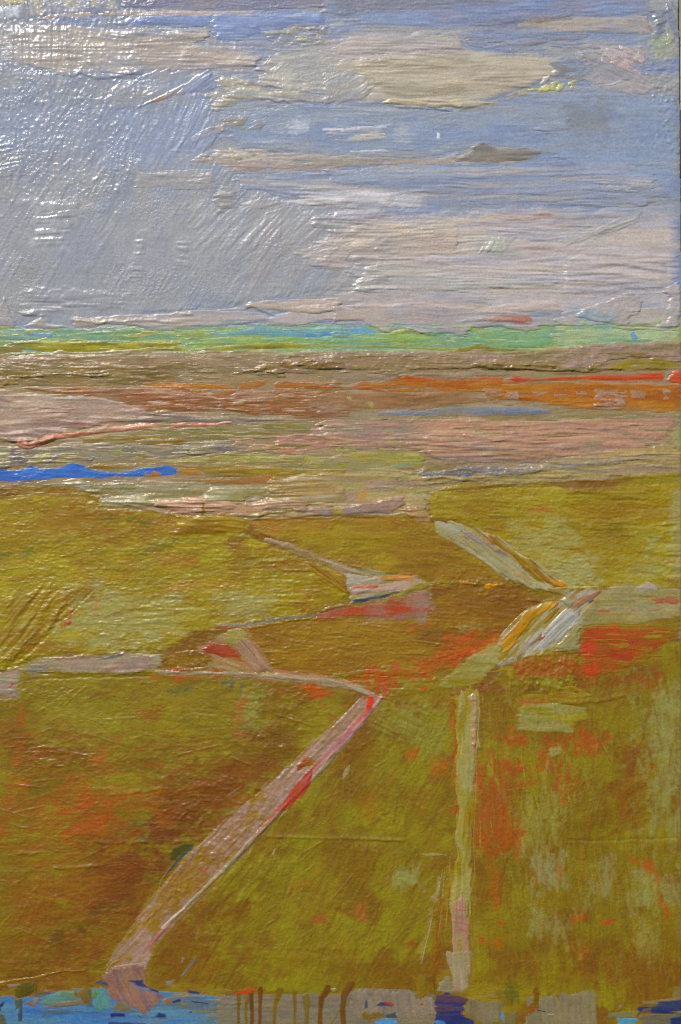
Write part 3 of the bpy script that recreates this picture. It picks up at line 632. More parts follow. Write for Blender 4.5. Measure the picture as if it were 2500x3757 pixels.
paint('cloud_streak','D',[(1050,640),(1120,600),(1250,560),(1330,530),(1390,560),(1380,620),(1330,640),(1340,690),(1440,690),(1500,660),(1510,560),(1470,520),(1560,480),(1580,640),(1540,700),(1300,700),(1120,660)],[(170,163,162),(178,170,164)],q,'lilac lumps at the right end of the sky',th=2.0,lump=.8)
tint('D',[(1080,610),(1260,620),(1250,680),(1090,680)],(140,164,178),.7,14,.8,(60,10))
ridge('D',[(1310,640),(1360,628),(1380,612)],3.0,14)

# ================================================================== MIDGROUND BANDS
paint('midground_area','W',[(-40,815),(300,802),(560,806),(800,806),(1000,808),(1180,804),(1300,796),(1420,786),(1600,784),(1600,2400),(-40,2400)],[(149,127,93),(136,118,80),(157,136,106)],label='taupe underpainting of the middle distance',br=(1.0,14),rag=(16,3),th=1.8)
q='midground_area'
paint('earth_band','E',[(-40,195),(250,185),(520,185),(820,180),(1200,172),(1580,165),(1580,250),(1300,260),(1100,280),(850,250),(780,260),(560,300),(500,290),(-40,300)],[(151,129,99),(140,123,84),(157,138,112)],q,'taupe earth band left of centre',br=(.8,14),lump=.4,rag=(18,4))
paint('earth_band','E',[(-40,230),(300,215),(560,230),(700,240),(800,270),(840,310),(640,325),(400,335),(100,335),(-40,330)],[(138,120,76),(127,110,65),(146,120,74)],q,'olive brown band at the left edge',br=(1.2,14),rag=(24,4))
tint('E',[(580,270),(700,240),(820,255),(840,300),(700,310)],(120,96,50),.7,25,.7)
paint('earth_band','F',[(-160,200),(40,168),(430,170),(640,192),(1000,160),(1100,150),(1250,140),(1568,125),(1590,215),(1440,205),(1330,210),(1240,222),(1190,240),(1130,268),(1000,258),(900,262),(600,255),(300,275),(-60,270),(-120,240)],
      [(151,127,108),(140,123,91),(157,133,118)],q,'taupe earth band right of centre',br=(.9,13),lump=1.0,rag=(14,4),th=2.2)
tint('F',[(0,200),(560,205),(600,262),(0,272)],(142,120,65),.55,20,.8,(60,10))
tint('F',[(560,225),(1000,225),(1000,262),(620,262)],(142,120,53),.55,14,.8,(60,10))
paint('impasto_ridge','E',[(1040,285),(1080,262),(1180,245),(1240,225),(1340,210),(1440,215),(1568,195),(1590,250),(1500,262),(1400,255),(1330,265),(1310,285),(1270,296),(1230,272),(1160,285),(1100,290)],[(149,125,65),(162,136,74),(136,112,59)],q,'crusty olive ridge of thick paint at centre',th=2.4,lump=2.6,rag=(12,7),gl=.3)
paint('impasto_ridge','E',[(-40,300),(60,285),(330,270),(440,285),(500,268),(520,285),(450,300),(320,290),(80,305),(90,330),(-40,350)],[(144,123,74),(157,131,74)],q,'crusty ridge of thick paint at the left edge',th=2.0,lump=2.2,rag=(12,6),gl=.3)
paint('impasto_ridge','F',[(580,240),(640,220),(760,235),(960,228),(1010,240),(1130,258),(1160,225),(1220,210),(1260,240),(1320,250),(1300,268),(1150,272),(1000,268),(700,262)],[(140,120,72),(153,127,93),(129,112,53)],q,'crusty ridge of thick paint right of centre',th=2.0,lump=2.2,rag=(12,5),cov=.9,gl=.3)
ridge('F',[(600,236),(760,238),(960,236),(1010,262),(1060,258),(1130,268),(1180,250)],2.6,14)
ridge('E',[(850,240),(920,268),(1000,272)],2.0,14)
ridge('E',[(150,218),(330,208),(450,196),(620,184)],1.6,12)
relief('E',[(0,205),(150,210),(160,240),(0,240)],2.6,None,lump=(20,12))
paint('earth_band','F',[(1225,236),(1330,212),(1440,206),(1590,228),(1590,258),(1300,264),(1240,256)],[(142,129,29),(131,114,42)],q,'olive wedge at the right edge below the taupe',th=.8,rag=(10,3),br=(1.4,10))
ridge('F',[(1420,206),(1500,214),(1590,216)],2.8,14)
ridge('F',[(1240,262),(1400,258),(1590,250)],2.2,10)
# rust and orange
paint('earth_band','E',[(90,338),(400,336),(900,346),(1200,350),(1500,346),(1640,380),(1540,430),(1620,476),(1450,484),(1000,456),(700,452),(480,388),(300,384),(150,362)],[(150,94,50),(156,108,78),(140,90,55),(160,122,92,.3)],q,'rust brown band left of centre',br=(1.3,11),rag=(26,5),ms=(120,30))
paint('earth_band','E',[(1000,400),(1100,360),(1500,360),(1660,400),(1600,470),(1200,470),(1000,440)],[(152,112,78),(156,126,100),(146,100,60)],q,'faded rust patch at centre',cov=.75,br=(1.4,10))
paint('earth_band','E',[(500,326),(640,332),(740,318),(900,320),(1095,336),(1090,350),(900,349),(640,340)],[(176,112,34),(160,100,40)],q,'thin orange streak left of centre',rag=(20,3),th=1.0)
paint('earth_band','E',[(1098,350),(1100,318),(1222,308),(1228,330),(1180,348)],[(166,104,40)],q,'short orange bar under the crusty ridge',rag=(6,3),th=.9)
paint('earth_band','E',[(1256,345),(1268,312),(1440,314),(1525,340),(1540,360),(1400,350)],[(164,104,44),(150,104,60)],q,'second orange bar under the crusty ridge',rag=(10,3),th=.9)
paint('earth_band','F',[(-40,278),(560,270),(760,272),(760,292),(560,300),(200,310),(60,320),(-40,340)],[(142,124,104),(130,116,90)],q,'grey brown combed strip under the crusty ridge',br=(1.6,10),rag=(20,3))
paint('earth_band','F',[(-190,400),(-60,360),(60,350),(640,356),(690,412),(800,420),(560,424),(350,442),(170,452),(80,445),(-90,470)],[(150,112,76),(156,124,96),(140,104,66)],q,'brown scrubbed patch right of centre',br=(1.2,11),rag=(24,4))
paint('earth_band','F',[(36,338),(100,310),(200,308),(300,284),(480,296),(700,290),(760,306),(1590,322),(1590,452),(1400,452),(1160,442),(1040,437),(900,418),(700,412),(640,362),(480,358),(230,348),(100,348),(36,352)],[(168,102,28),(158,90,30),(174,112,36)],q,'orange band running to the right edge',br=(1.1,12),rag=(18,5),th=1.1)
for (a,b,c,e) in ((1165,342,1312,432),(1330,350,1410,395),(650,345,745,412),(880,355,960,385),(980,365,1050,390),(1480,340,1520,400),(760,355,830,400),(1080,355,1140,380)):
    paint('earth_band','F',[(a,b),(c,b+6),(c-6,e),(a+5,e-4)],[(164,130,106),(152,112,80)],q,'grey pink scrub over the orange band',cov=.8,br=(1.8,10),rag=(12,6),th=.8,cs=(30,7))
paint('earth_band','F',[(280,300),(310,278),(330,290),(480,292),(520,305),(300,316)],[(190,92,50)],q,'small vermilion touch on the orange band',rag=(10,4),th=.8)
paint('earth_band','F',[(560,302),(660,288),(750,292),(752,312),(640,306)],[(186,92,52)],q,'thin vermilion streak on the orange band',rag=(12,3),th=.8)
paint('earth_band','F',[(758,298),(800,282),(840,290),(900,292),(1100,284),(1270,280),(1480,264),(1500,268),(1490,314),(1300,320),(1100,310),(960,312),(800,320)],[(192,74,40),(180,70,40)],q,'bright vermilion streak at the right',rag=(10,3),th=1.5,br=(1.0,11))
paint('earth_band','F',[(1500,305),(1530,262),(1590,252),(1590,330),(1530,318)],[(196,80,46)],q,'vermilion block at the right edge',rag=(5,3),th=1.9)
# grey blue streaks
paint('earth_band','F',[(330,446),(560,424),(800,420),(980,446),(975,466),(700,472),(640,484),(560,472),(340,472)],[(130,130,126),(116,124,142),(140,130,116)],q,'blue grey streak among the browns at right',rag=(30,4),br=(.8,10))
paint('earth_band','F',[(150,450),(240,444),(350,448),(330,472),(170,470)],[(122,134,160),(140,132,124)],q,'small slate blue dash among the browns',cov=.8,rag=(20,3))
paint('earth_band','F',[(940,462),(1100,448),(1590,456),(1590,480),(1000,484)],[(146,130,88),(150,126,96)],q,'olive grey sliver under the orange band',rag=(20,3),br=(.7,10))
for pp in ([(30,385),(50,376),(55,398),(40,400)],[(105,410),(140,402),(160,420),(150,445),(125,425)],[(50,410),(80,412),(70,420)]):
    paint('paint_fleck','F',pp,[(160,150,85)],q,'pale yellow fleck on the brown patch',rag=(5,3),th=.8)
paint('paint_fleck','E',[(1070,412),(1130,392),(1145,405),(1120,425),(1080,428)],[(152,136,80)],q,'pale olive fleck on the rust patch',rag=(7,4),th=.8)
# pink left band
paint('earth_band','E',[(-40,372),(200,365),(480,386),(740,452),(860,460),(1210,492),(1090,502),(800,502),(480,516),(280,556),(130,602),(-40,594)],[(164,136,120),(174,150,132),(150,124,110)],q,'dusty pink combed band at the left edge',br=(3.0,16),rag=(24,5),th=1.6,gl=.32)
tint('E',[(0,400),(200,385),(560,420),(500,440),(0,430)],(182,164,142),.6,20,.7,(140,10))
tint('E',[(330,500),(460,495),(520,505),(420,525),(340,525)],(170,112,95),.5,14,.8,(60,10))
relief('E',[(-20,440),(300,440),(300,590),(-20,590)],2.0,12,soft=30)
paint('earth_band','E',[(560,480),(800,466),(1100,478),(1430,492),(1060,508),(800,505),(600,502)],[(140,126,112),(128,116,106)],q,'grey brown furrowed strip at left centre',br=(2.6,11),rag=(24,4))
paint('earth_band','E',[(380,580),(500,552),(700,532),(1100,512),(1454,492),(1454,542),(1320,556),(1060,578),(900,600),(500,606),(380,600)],[(134,124,76),(140,128,92),(130,118,60)],q,'olive grey smooth strip at left centre',br=(.6,12),rag=(14,4),th=.9)
paint('earth_band','E',[(370,572),(480,556),(740,560),(860,585),(800,606),(560,596),(400,602)],[(142,116,40),(134,120,64)],q,'ochre streak below the pink ridge',rag=(26,4),cov=.85)
paint('earth_band','E',[(-40,606),(130,612),(400,592),(760,604),(1040,582),(1090,610),(1400,642),(1200,656),(700,668),(400,690),(130,700),(20,726),(-40,720)],[(142,132,110),(150,142,108),(130,120,104)],q,'grey combed strip above the blue streak',br=(1.8,11),rag=(24,4))
for pp,c in (([(40,620),(130,600),(150,680),(60,690)],(118,104,108)),([(210,690),(260,640),(290,640),(240,692)],(126,112,124)),([(560,670),(600,645),(650,640),(620,680)],(116,104,122)),([(350,690),(410,660),(440,660),(420,690)],(124,110,120)),([(690,660),(760,650),(830,655),(800,670),(720,672)],(120,108,126)),([(960,640),(1000,610),(1090,605),(1060,640)],(132,118,118))):
    paint('paint_fleck','E',pp,[c,(140,130,110)],q,'mauve smudge above the blue streak',cov=.7,th=.6,rag=(12,5),cs=(30,12))
for pp in ([(160,650),(230,635),(250,670),(180,690),(150,675)],[(290,650),(370,635),(380,660),(330,690),(290,685)],[(600,670),(660,640),(690,640),(650,675)],[(-10,610),(20,600),(25,690),(-10,680)]):
    paint('paint_fleck','E',pp,[(160,148,96),(150,140,90)],q,'pale khaki dab above the blue streak',th=.8,rag=(10,5),cov=.85,cs=(40,14))
paint('impasto_ridge','E',[(98,598),(140,606),(200,588),(280,568),(400,549),(500,533),(650,521),(760,521),(860,516),(960,512),(1060,504)],[(200,138,112),(186,124,100),(210,156,130)],q,'thick salmon ridge sloping up from the left',w=[34,30,24,22,26,22,18,12],th=3.4,br=(1.6,10),rag=(12,4),ew=9,gl=.32)
ridge('E',[(100,598),(140,604),(200,588),(270,568)],5.0,18,rag=3)
ridge('E',[(-40,590),(60,586),(110,596)],3.5,14,rag=3)
ridge('E',[(280,562),(420,540),(520,520)],2.5,14)
# right pink band
paint('earth_band','E',[(1056,572),(1150,570),(1280,558),(1380,555),(1450,546),(1460,500),(1560,492),(1680,540),(1600,600),(1400,640),(1240,642),(1080,606)],[(176,132,108),(160,124,104)],q,'salmon scrub at centre',br=(2.4,12),cov=.88,rag=(18,5),th=1.3,cs=(50,9))
paint('earth_band','F',[(-150,540),(-60,505),(60,500),(-20,486),(320,490),(560,476),(740,490),(980,485),(1400,478),(1532,478),(1512,560),(1440,604),(1404,662),(1100,668),(800,694),(480,694),(380,640),(280,622),(60,628),(-90,610),(-30,585),(-130,570)],[(176,134,110),(164,130,112),(184,144,116),(150,126,116,.25)],q,'broad salmon combed band at the right',br=(2.0,13),rag=(20,5),th=1.4,ms=(300,18))
tint('F',[(-90,500),(60,482),(330,485),(330,560),(120,580),(20,575)],(146,130,112),.6,20,1.2,(60,10))
tint('F',[(100,560),(300,560),(320,640),(100,640)],(152,120,120),.5,20,.9)
tint('F',[(200,480),(320,490),(330,570),(240,570)],(138,126,112),.6,16,.8,(20,40))
tint('F',[(540,478),(760,490),(740,520),(440,530)],(160,132,92),.5,18,.9,(40,10))
relief('F',[(380,560),(1430,540),(1400,665),(420,670)],2.2,12,soft=18)
relief('F',[(980,480),(1520,480),(1500,560),(1000,540)],1.4,10)
paint('earth_band','F',[(1510,560),(1540,520),(1590,480),(1590,690),(1540,680),(1530,600)],[(150,150,90),(140,138,84)],q,'yellow grey notch at the right edge',rag=(10,6),lump=.6)
paint('earth_band','F',[(1400,660),(1440,600),(1500,580),(1530,640),(1500,690),(1300,690)],[(148,132,118),(136,126,110)],q,'grey crumbly end of the salmon band',lump=1.2,rag=(14,6))
paint('earth_band','E',[(690,670),(1040,650),(1060,636),(1450,652),(1590,636),(1590,704),(1400,708),(1100,694),(780,694)],[(164,154,82),(152,140,80),(172,164,96)],q,'pale yellow strip left of centre',br=(1.6,10),rag=(24,4))
paint('earth_band','F',[(-140,680),(-20,640),(280,618),(380,640),(394,702),(220,724),(-60,722)],[(164,154,76),(152,146,70),(150,140,90)],q,'pale yellow patch right of centre',br=(1.2,12),rag=(16,5))
paint('earth_band','F',[(-20,580),(60,590),(280,580),(320,600),(280,625),(100,640),(-20,640)],[(150,132,100),(160,148,84)],q,'mottled edge of the salmon band',cov=.5,th=.7,cs=(30,16))
paint('earth_band','F',[(220,712),(260,688),(335,682),(330,700),(260,716)],[(132,150,120),(140,146,96)],q,'small blue green dash right of centre',rag=(10,3),th=.7)
# blue streak and ochres at left
paint('river_streak','E',[(-40,722),(60,716),(100,712),(140,696),(190,708),(260,706),(330,686),(380,700),(420,722),(560,726),(680,706),(780,704),(830,718),(905,740),(860,748),(640,758),(300,758),(140,772),(-40,784)],[(60,112,196),(54,104,186)],q,'cobalt blue streak at the left edge',rag=(10,4),th=.9,br=(.5,12),ms=(90,20),hs=.01,gv=.05,bl=4)
paint('earth_band','E',[(385,706),(440,690),(640,688),(750,690),(1000,698),(1400,708),(1590,716),(1590,752),(1200,758),(950,748),(920,715),(860,708),(690,694),(600,720),(500,724)],[(150,130,32),(160,136,40),(140,116,30)],q,'ochre yellow strip right of the blue streak',rag=(14,4),br=(1.0,12))
paint('earth_band','E',[(656,752),(668,728),(690,734),(712,720),(758,738),(740,752),(690,757)],[(172,116,30)],q,'orange notch over the blue streak',rag=(6,4),th=1.0)
paint('earth_band','E',[(805,745),(815,712),(860,708),(920,715),(935,748),(868,748),(850,740)],[(170,118,30),(156,126,32)],q,'orange knob at the end of the blue streak',rag=(6,4),th=1.0)
paint('river_streak','E',[(862,742),(900,734),(905,744),(870,747)],[(60,104,186)],q,'tiny blue chip beside the orange knob',rag=(3,2),th=.5)
paint('earth_band','E',[(60,790),(300,766),(700,766),(1000,786),(1240,796),(1226,850),(1134,890),(700,890),(450,866),(430,846),(300,806)],[(150,142,112),(164,152,122),(140,132,86)],q,'grey combed strip below the blue streak',br=(2.6,13),rag=(24,5),th=1.3,gl=.32)
paint('earth_band','E',[(740,764),(920,757),(1250,746),(1284,758),(1240,780),(1180,792),(960,782)],[(162,108,52),(150,104,50)],q,'rust brown sliver below the ochre strip',rag=(16,3),th=1.2)
paint('earth_band','W',[(700,1090),(900,1075),(1000,1095),(1080,1095),(1260,1060),(1420,1030),(1540,1020),(1580,1050),(1580,1100),(1400,1105),(1200,1110),(1060,1110),(990,1125),(980,1180),(900,1190),(700,1195),(580,1195),(400,1190),(380,1165),(600,1150),(620,1100)],
      [(164,148,90),(150,132,76),(172,154,106),(160,136,110,.3)],q,'khaki combed strip across the middle',br=(2.8,13),rag=(20,5),th=1.2,ms=(240,16),gl=.32)
paint('earth_band','F',[(460,716),(640,694),(900,690),(1200,672),(1400,660),(1320,690),(1000,722),(820,744),(600,752),(480,752),(370,770),(360,730)],[(132,120,116),(116,110,116),(146,132,120)],q,'dark crumbly scrape below the salmon band',br=(2.4,12),lump=1.6,rag=(20,5))
for pp in ([(398,735),(410,722),(436,732),(430,752),(408,756)],[(536,752),(540,736),(556,736),(552,754)],[(570,745),(600,732),(604,748),(576,755)],[(706,748),(712,738),(730,742),(726,752)],[(818,745),(826,736),(848,740),(840,748)],[(244,766),(262,758),(274,764),(262,770)]):
    paint('paint_fleck','F',pp,[(58,96,162)],q,'blue chip showing through below the salmon band',rag=(3,3),th=.4)
ridge('F',[(360,740),(390,718),(420,716)],3.5,14)
ridge('F',[(380,770),(460,750),(600,755),(800,745),(960,715)],2.6,14)
ridge('F',[(420,782),(640,762),(760,752)],2.0,14)
paint('earth_band','E',[(690,890),(720,850),(860,845),(940,856),(930,890)],[(186,140,108),(170,136,100)],q,'peach scrap below the grey strip',br=(2.2,11))
paint('earth_band','G',[(450,70),(460,45),(700,40),(720,70),(600,78)],[(172,164,132),(150,142,110)],q,'cream grey tail at the left of the peach strip',br=(2.2,11),rag=(12,4))
paint('earth_band','G',[(690,60),(740,35),(900,30),(1150,50),(1220,30),(1440,30),(1420,84),(1200,110),(1000,112),(820,104),(760,82)],[(178,142,112),(164,140,104),(170,150,116)],q,'peach combed strip at left centre',br=(2.8,12),rag=(18,4),th=1.2)
paint('earth_band','G',[(920,30),(960,-10),(1130,-20),(1160,30),(1100,62),(1000,56)],[(150,140,90),(158,146,104)],q,'olive grey slab left of centre',th=1.5,rag=(8,5),br=(.8,14))
paint('earth_band','G',[(1220,-10),(1260,-60),(1500,-60),(1590,-30),(1590,50),(1400,60),(1240,50)],[(160,136,84),(150,122,74),(156,146,120,.3)],q,'khaki combed slab at centre',br=(2.6,11),rag=(10,5),th=1.1)
paint('earth_band','H',[(-220,80),(-60,70),(0,75),(200,35),(290,28),(300,60),(270,100),(200,115),(0,114),(-130,118),(-200,110)],[(158,124,98),(150,120,102),(166,132,104)],q,'smooth dusty rose slab at centre',th=1.9,br=(.6,14),rag=(10,4))
tint('H',[(-200,80),(0,85),(200,60),(240,80),(100,105),(-180,108)],(138,120,114),.7,14,.6,(80,10))
paint('earth_band','H',[(230,110),(300,60),(400,60),(410,130),(330,140),(240,118)],[(154,132,80),(160,128,90),(148,136,104)],q,'khaki furrowed end beside the rose slab',br=(2.6,11),th=.9)

dabs('W',[(-20,806),(1580,790),(1580,880),(-20,890)],140,0,10,(50,180),(8,20),[(140,120,94),(126,110,74),(148,128,106),(136,112,52,.6)],.25,.8)
dabs('W',[(-20,880),(1580,870),(1580,1080),(-20,1090)],160,0,8,(40,160),(7,16),[(150,130,100),(160,118,88),(140,128,90),(134,120,110),(160,146,90,.7)],.14,.7,keep=6)
dabs('W',[(300,1085),(1580,1030),(1580,1100),(980,1120),(960,1185),(560,1195),(320,1160)],110,-2,8,(50,180),(8,16),[(166,150,100),(150,130,74),(172,140,108),(150,144,118)],.2,.9,keep=6)

dabs('W',[(560,20),(1570,20),(1570,470),(820,480),(560,420)],150,0,9,(60,260),(6,16),[(164,160,160),(156,156,164),(176,170,162),(146,154,174),(170,160,154)],.2,.6)
dabs('W',[(420,380),(900,470),(1000,560),(800,690),(560,680),(520,520)],90,-25,30,(60,200),(14,40),[(160,158,162),(150,152,160),(168,162,160)],.34,.8)

CL=[(172,165,154),(152,153,160),(140,150,172),(180,174,164),(162,155,153)]
dabs('W',[(540,66),(1360,60),(1360,150),(1180,130),(740,100),(560,190)],110,0,5,(110,360),(6,14),CL,.26,.7,keep=4)
dabs('W',[(560,190),(900,225),(1160,205),(1300,160),(1420,200),(1180,275),(800,265),(560,240)],120,-2,5,(110,360),(6,14),CL,.26,.7,keep=4)
dabs('A',[(-20,100),(1000,100),(1240,230),(1240,340),(700,370),(-20,370)],110,1,6,(100,340),(6,13),[(172,166,158),(154,152,152),(146,150,162),(182,175,168)],.26,.7,keep=4)
dabs('W',[(420,320),(1300,310),(1300,400),(420,400)],100,0,4,(110,380),(6,13),[(150,150,158),(140,148,168),(158,152,146),(170,164,156)],.26,.7,keep=4)
dabs('W',[(660,430),(1500,420),(1540,520),(700,540)],120,0,5,(120,400),(7,16),[(168,163,164),(156,157,166),(176,170,168),(148,154,170)],.26,.7,keep=4)
dabs('W',[(640,500),(900,480),(900,700),(700,690)],90,-6,14,(90,280),(10,24),[(168,163,164),(156,155,160),(172,164,160)],.26,.7,keep=4)
dabs('W',[(60,380),(620,400),(740,620),(500,690),(60,690)],120,-64,18,(60,200),(10,26),[(158,158,162),(142,147,160),(150,150,152),(146,152,166)],.34,.4)

q='midground_area'
def drag(reg,pts,cols,label,cov,**kw):
    kw.setdefault('cs',(120,7)); kw.setdefault('th',.7); kw.setdefault('br',(1.6,11)); kw.setdefault('rag',(30,6))
    paint('dragged_stroke',reg,pts,cols,kw.pop('par',q),label,cov=cov,**kw)
drag('W',[(-30,815),(600,812),(1000,815),(1580,795),(1580,852),(900,868),(300,880),(-30,880)],[(152,132,106),(140,118,74)],'dry taupe paint dragged along the far fields',.34,lump=.9,cs=(60,9))
drag('W',[(-30,888),(700,890),(720,960),(-30,965)],[(174,146,124),(164,128,100)],'dry pink paint dragged over the rust band',.26)
drag('W',[(300,870),(900,880),(1200,880),(1200,905),(300,905)],[(174,110,40),(166,96,40)],'dry orange paint dragged at the centre',.34)
drag('W',[(150,965),(1560,955),(1560,1062),(150,1062)],[(154,144,110),(166,140,112),(146,128,84)],'dry grey paint dragged across the middle bands',.3)
drag('W',[(-30,1022),(820,1040),(1000,1060),(1000,1100),(-30,1068)],[(152,136,96),(160,150,92)],'dry khaki paint dragged above the blue streak',.27)
drag('W',[(640,980),(1400,960),(1540,980),(1400,1010),(700,1030)],[(184,142,116),(174,128,104)],'dry salmon paint dragged at the right',.28)
gloss('W',[(-30,880),(320,880),(320,1030),(-30,1030)],.12,40,.8)
# broken end of the green strip
drag('W',[(-30,752),(420,756),(420,800),(-30,800)],[(166,168,92),(140,150,100)],'dry yellow paint dragged along the left horizon',.36,par='horizon_area',cs=(60,6))
drag('W',[(400,745),(1000,742),(1100,775),(420,790)],[(130,164,158),(140,170,120)],'dry turquoise paint dragged along the centre horizon',.34,par='horizon_area',cs=(70,6))
drag('W',[(1000,745),(1560,735),(1560,785),(1000,795)],[(164,178,144),(150,172,128)],'dry mint paint dragged along the right horizon',.4,par='horizon_area',cs=(50,7))

# ================================================================== FIELDS
paint('field_area','W',[(-40,1112),(150,1118),(220,1135),(290,1160),(420,1190),(560,1196),(640,1190),(860,1185),(980,1180),(990,1130),(1060,1112),(1250,1106),(1420,1092),(1600,1085),(1600,2400),(-40,2400)],
      [(134,112,20),(126,92,16),(142,128,40)],label='brown ochre underpainting of the fields',br=(0.55,16),rag=(14,5),th=1.2,ms=(180,110),gl=.38)
q='field_area'
paint('field_patch','G',[(-40,40),(60,20),(200,8),(380,14),(440,46),(470,78),(700,92),(820,108),(1150,122),(1140,190),(1260,260),(1500,345),(1590,400),(1590,500),(1440,572),(1200,602),(900,650),(760,742),(600,742),(180,762),(80,812),(-40,832)],
      [(152,137,30),(163,152,47),(148,120,24),(158,143,32)],q,'large olive field at the left below the grey strip',br=(0.72,15),rag=(16,6),th=1.3,ms=(200,80),gl=.38)
tint('G',[(200,30),(430,40),(800,110),(820,160),(700,200),(400,210),(180,160)],(143,98,19),.75,35,.9,(90,40))
tint('G',[(0,20),(180,30),(200,160),(60,260),(0,240)],(148,118,24),.6,35,.9)
tint('G',[(380,460),(560,480),(830,470),(860,560),(700,700),(420,720),(300,640)],(158,154,92),.85,40,1.1,(70,40))
tint('G',[(1000,500),(1100,470),(1250,470),(1240,570),(1040,590)],(160,156,98),.8,25,.9,(60,24))
tint('G',[(820,520),(1000,560),(1180,590),(900,640),(700,620)],(165,160,77),.6,30,.9,(90,16))
tint('G',[(1160,420),(1400,380),(1430,430),(1200,440)],(160,152,75),.7,20,.8)
tint('G',[(1060,180),(1130,200),(1200,400),(1060,430)],(137,103,17),.6,25,.8,(30,60))
tint('G',[(1180,250),(1450,330),(1440,440),(1250,380)],(146,107,19),.6,25,.9)
tint('G',[(720,310),(900,305),(890,340),(740,345)],(156,103,28),.8,14,.8)
tint('G',[(220,490),(430,430),(440,460),(260,600),(120,760),(60,780),(200,560)],(148,111,17),.65,25,1.0,(50,40),d=-50)
tint('G',[(20,560),(200,480),(160,600),(20,700)],(163,148,66),.7,30,.9,(70,30),d=-45)
tint('G',[(780,300),(560,330),(560,360),(860,370)],(156,139,24),.5,20,.9)
for pp in ([(-10,288),(45,292),(40,312),(-10,310)],[(110,275),(150,262),(160,285),(120,295)],[(640,145),(690,142),(690,155),(650,156)],[(470,125),(640,115),(640,135),(480,140)],[(580,295),(650,290),(690,240),(820,230),(800,255),(700,275),(640,310)]):
    tint('G',pp,(84,98,32),.65,10,1.0,(24,14))
tint('G',[(760,440),(860,428),(1100,425),(1000,446),(800,452)],(178,126,68),.7,8,1.0,(30,9))
tint('G',[(430,560),(445,505),(455,510),(440,560)],(188,96,64),.7,6,.8)
relief('G',[(0,480),(420,430),(300,560),(120,760),(0,800)],3.0,18,d=-50,soft=30)
relief('G',[(560,440),(1560,430),(1480,560),(700,600)],1.8,13,d=-2,soft=25)
relief('G',[(820,110),(1150,120),(1140,190),(800,200)],3.0,14,soft=12)
relief('G',[(1060,200),(1450,260),(1500,420),(1060,440)],1.6,14)
relief('G',[(430,640),(1100,600),(900,660),(700,740),(430,740)],2.2,None,soft=20,lump=(34,12))
ridge('G',[(820,100),(1000,112),(1150,118),(1220,108)],2.6,14)
FP=[(120,81,9),(135,105,11),(148,131,17),(158,148,47),(160,156,86,.4),(150,116,13)]
dabs('G',[(-40,40),(200,8),(440,46),(820,108),(1150,122),(1260,260),(1560,400),(1540,500),(1200,602),(760,742),(180,762),(-40,832)],330,-4,16,(50,200),(9,26),FP,.34,.4)
dabs('G',[(-20,480),(420,430),(260,600),(120,760),(-20,800)],110,-48,14,(50,150),(9,24),FP,.38,1.0)
paint('paint_fleck','G',[(300,620),(322,590),(334,615),(318,626)],[(190,90,66)],q,'red fleck on the left field',rag=(4,4),th=.6)
paint('paint_fleck','G',[(295,600),(330,540),(345,545),(325,590)],[(178,101,68),(150,107,43)],q,'rust slip on the left field',rag=(5,4),th=.6,cov=.8)
paint('field_patch','W',[(578,1206),(600,1192),(660,1188),(940,1188),(990,1198),(1010,1210),(1080,1262),(1150,1318),(1200,1352),(1080,1346),(960,1332),(880,1318),(800,1300),(700,1268),(630,1240),(590,1222)],
      [(152,124,21),(143,113,21),(158,137,39)],q,'golden ochre field at the top centre',br=(0.66,15),rag=(10,5),th=1.5,ms=(240,60),gl=.38)
tint('H',[(-400,140),(-200,130),(-40,160),(-120,180),(-380,190)],(163,120,15),.7,18,.7,(120,18))
tint('H',[(0,200),(200,220),(240,310),(80,310),(-200,260)],(158,141,39),.6,30,.8,(120,30))
tint('H',[(240,170),(480,200),(620,320),(760,420),(520,420),(330,330)],(137,98,15),.6,35,.9,(90,40))
dabs('W',[(590,1196),(940,1190),(1010,1210),(1190,1346),(960,1330),(700,1268)],120,4,14,(50,180),(9,22),FP[:4],.34,.4)
ridge('G',[(1145,130),(1200,112),(1320,96),(1420,92)],2.8,14)
ridge('G',[(1140,140),(1150,180),(1200,220)],2.0,14)
paint('field_patch','H',[(404,30),(430,6),(640,-10),(1000,-16),(1590,-40),(1590,446),(1400,452),(1200,442),(1030,432),(920,352),(800,282),(720,232),(560,142),(470,126),(410,132)],
      [(156,139,32),(160,152,62),(146,124,26)],q,'broad olive field at the upper right',br=(0.61,14),rag=(12,6),th=1.5,ms=(220,110),gl=.38)
tint('H',[(920,330),(1000,310),(1180,330),(1200,420),(1040,432),(960,390)],(163,160,105),.9,30,.9,(60,50))
tint('H',[(820,200),(950,140),(1060,110),(1080,260),(1120,320),(940,320)],(163,158,90),.7,40,1.0,(70,60))
tint('H',[(1360,320),(1440,230),(1480,350),(1420,420),(1320,400)],(160,158,96),.7,30,1.0)
tint('H',[(1200,330),(1480,380),(1500,430),(1240,430)],(163,150,66),.5,25,.9)
tint('H',[(1100,90),(1560,80),(1560,130),(1200,130)],(146,111,24),.7,25,.9,(110,20))
tint('H',[(1150,220),(1400,260),(1350,330),(1180,330)],(154,135,21),.6,30,.9)
tint('H',[(450,20),(600,10),(560,120),(430,120)],(160,143,66),.6,25,.8)
dabs('H',[(410,20),(640,-10),(1590,-40),(1590,446),(1030,432),(720,232),(470,126)],260,0,18,(50,170),(9,24),[(148,126,15),(158,146,39),(160,156,86,.8),(139,109,13),(150,137,24)],.34,.4)
tint('H',[(860,82),(920,72),(1000,92),(980,102),(870,106)],(169,111,54),.8,8,.8,(40,10))
relief('H',[(1480,130),(1560,100),(1590,440),(1500,440)],3.2,13,soft=16)
relief('H',[(420,0),(1500,-20),(1500,200),(420,120)],1.2,13)
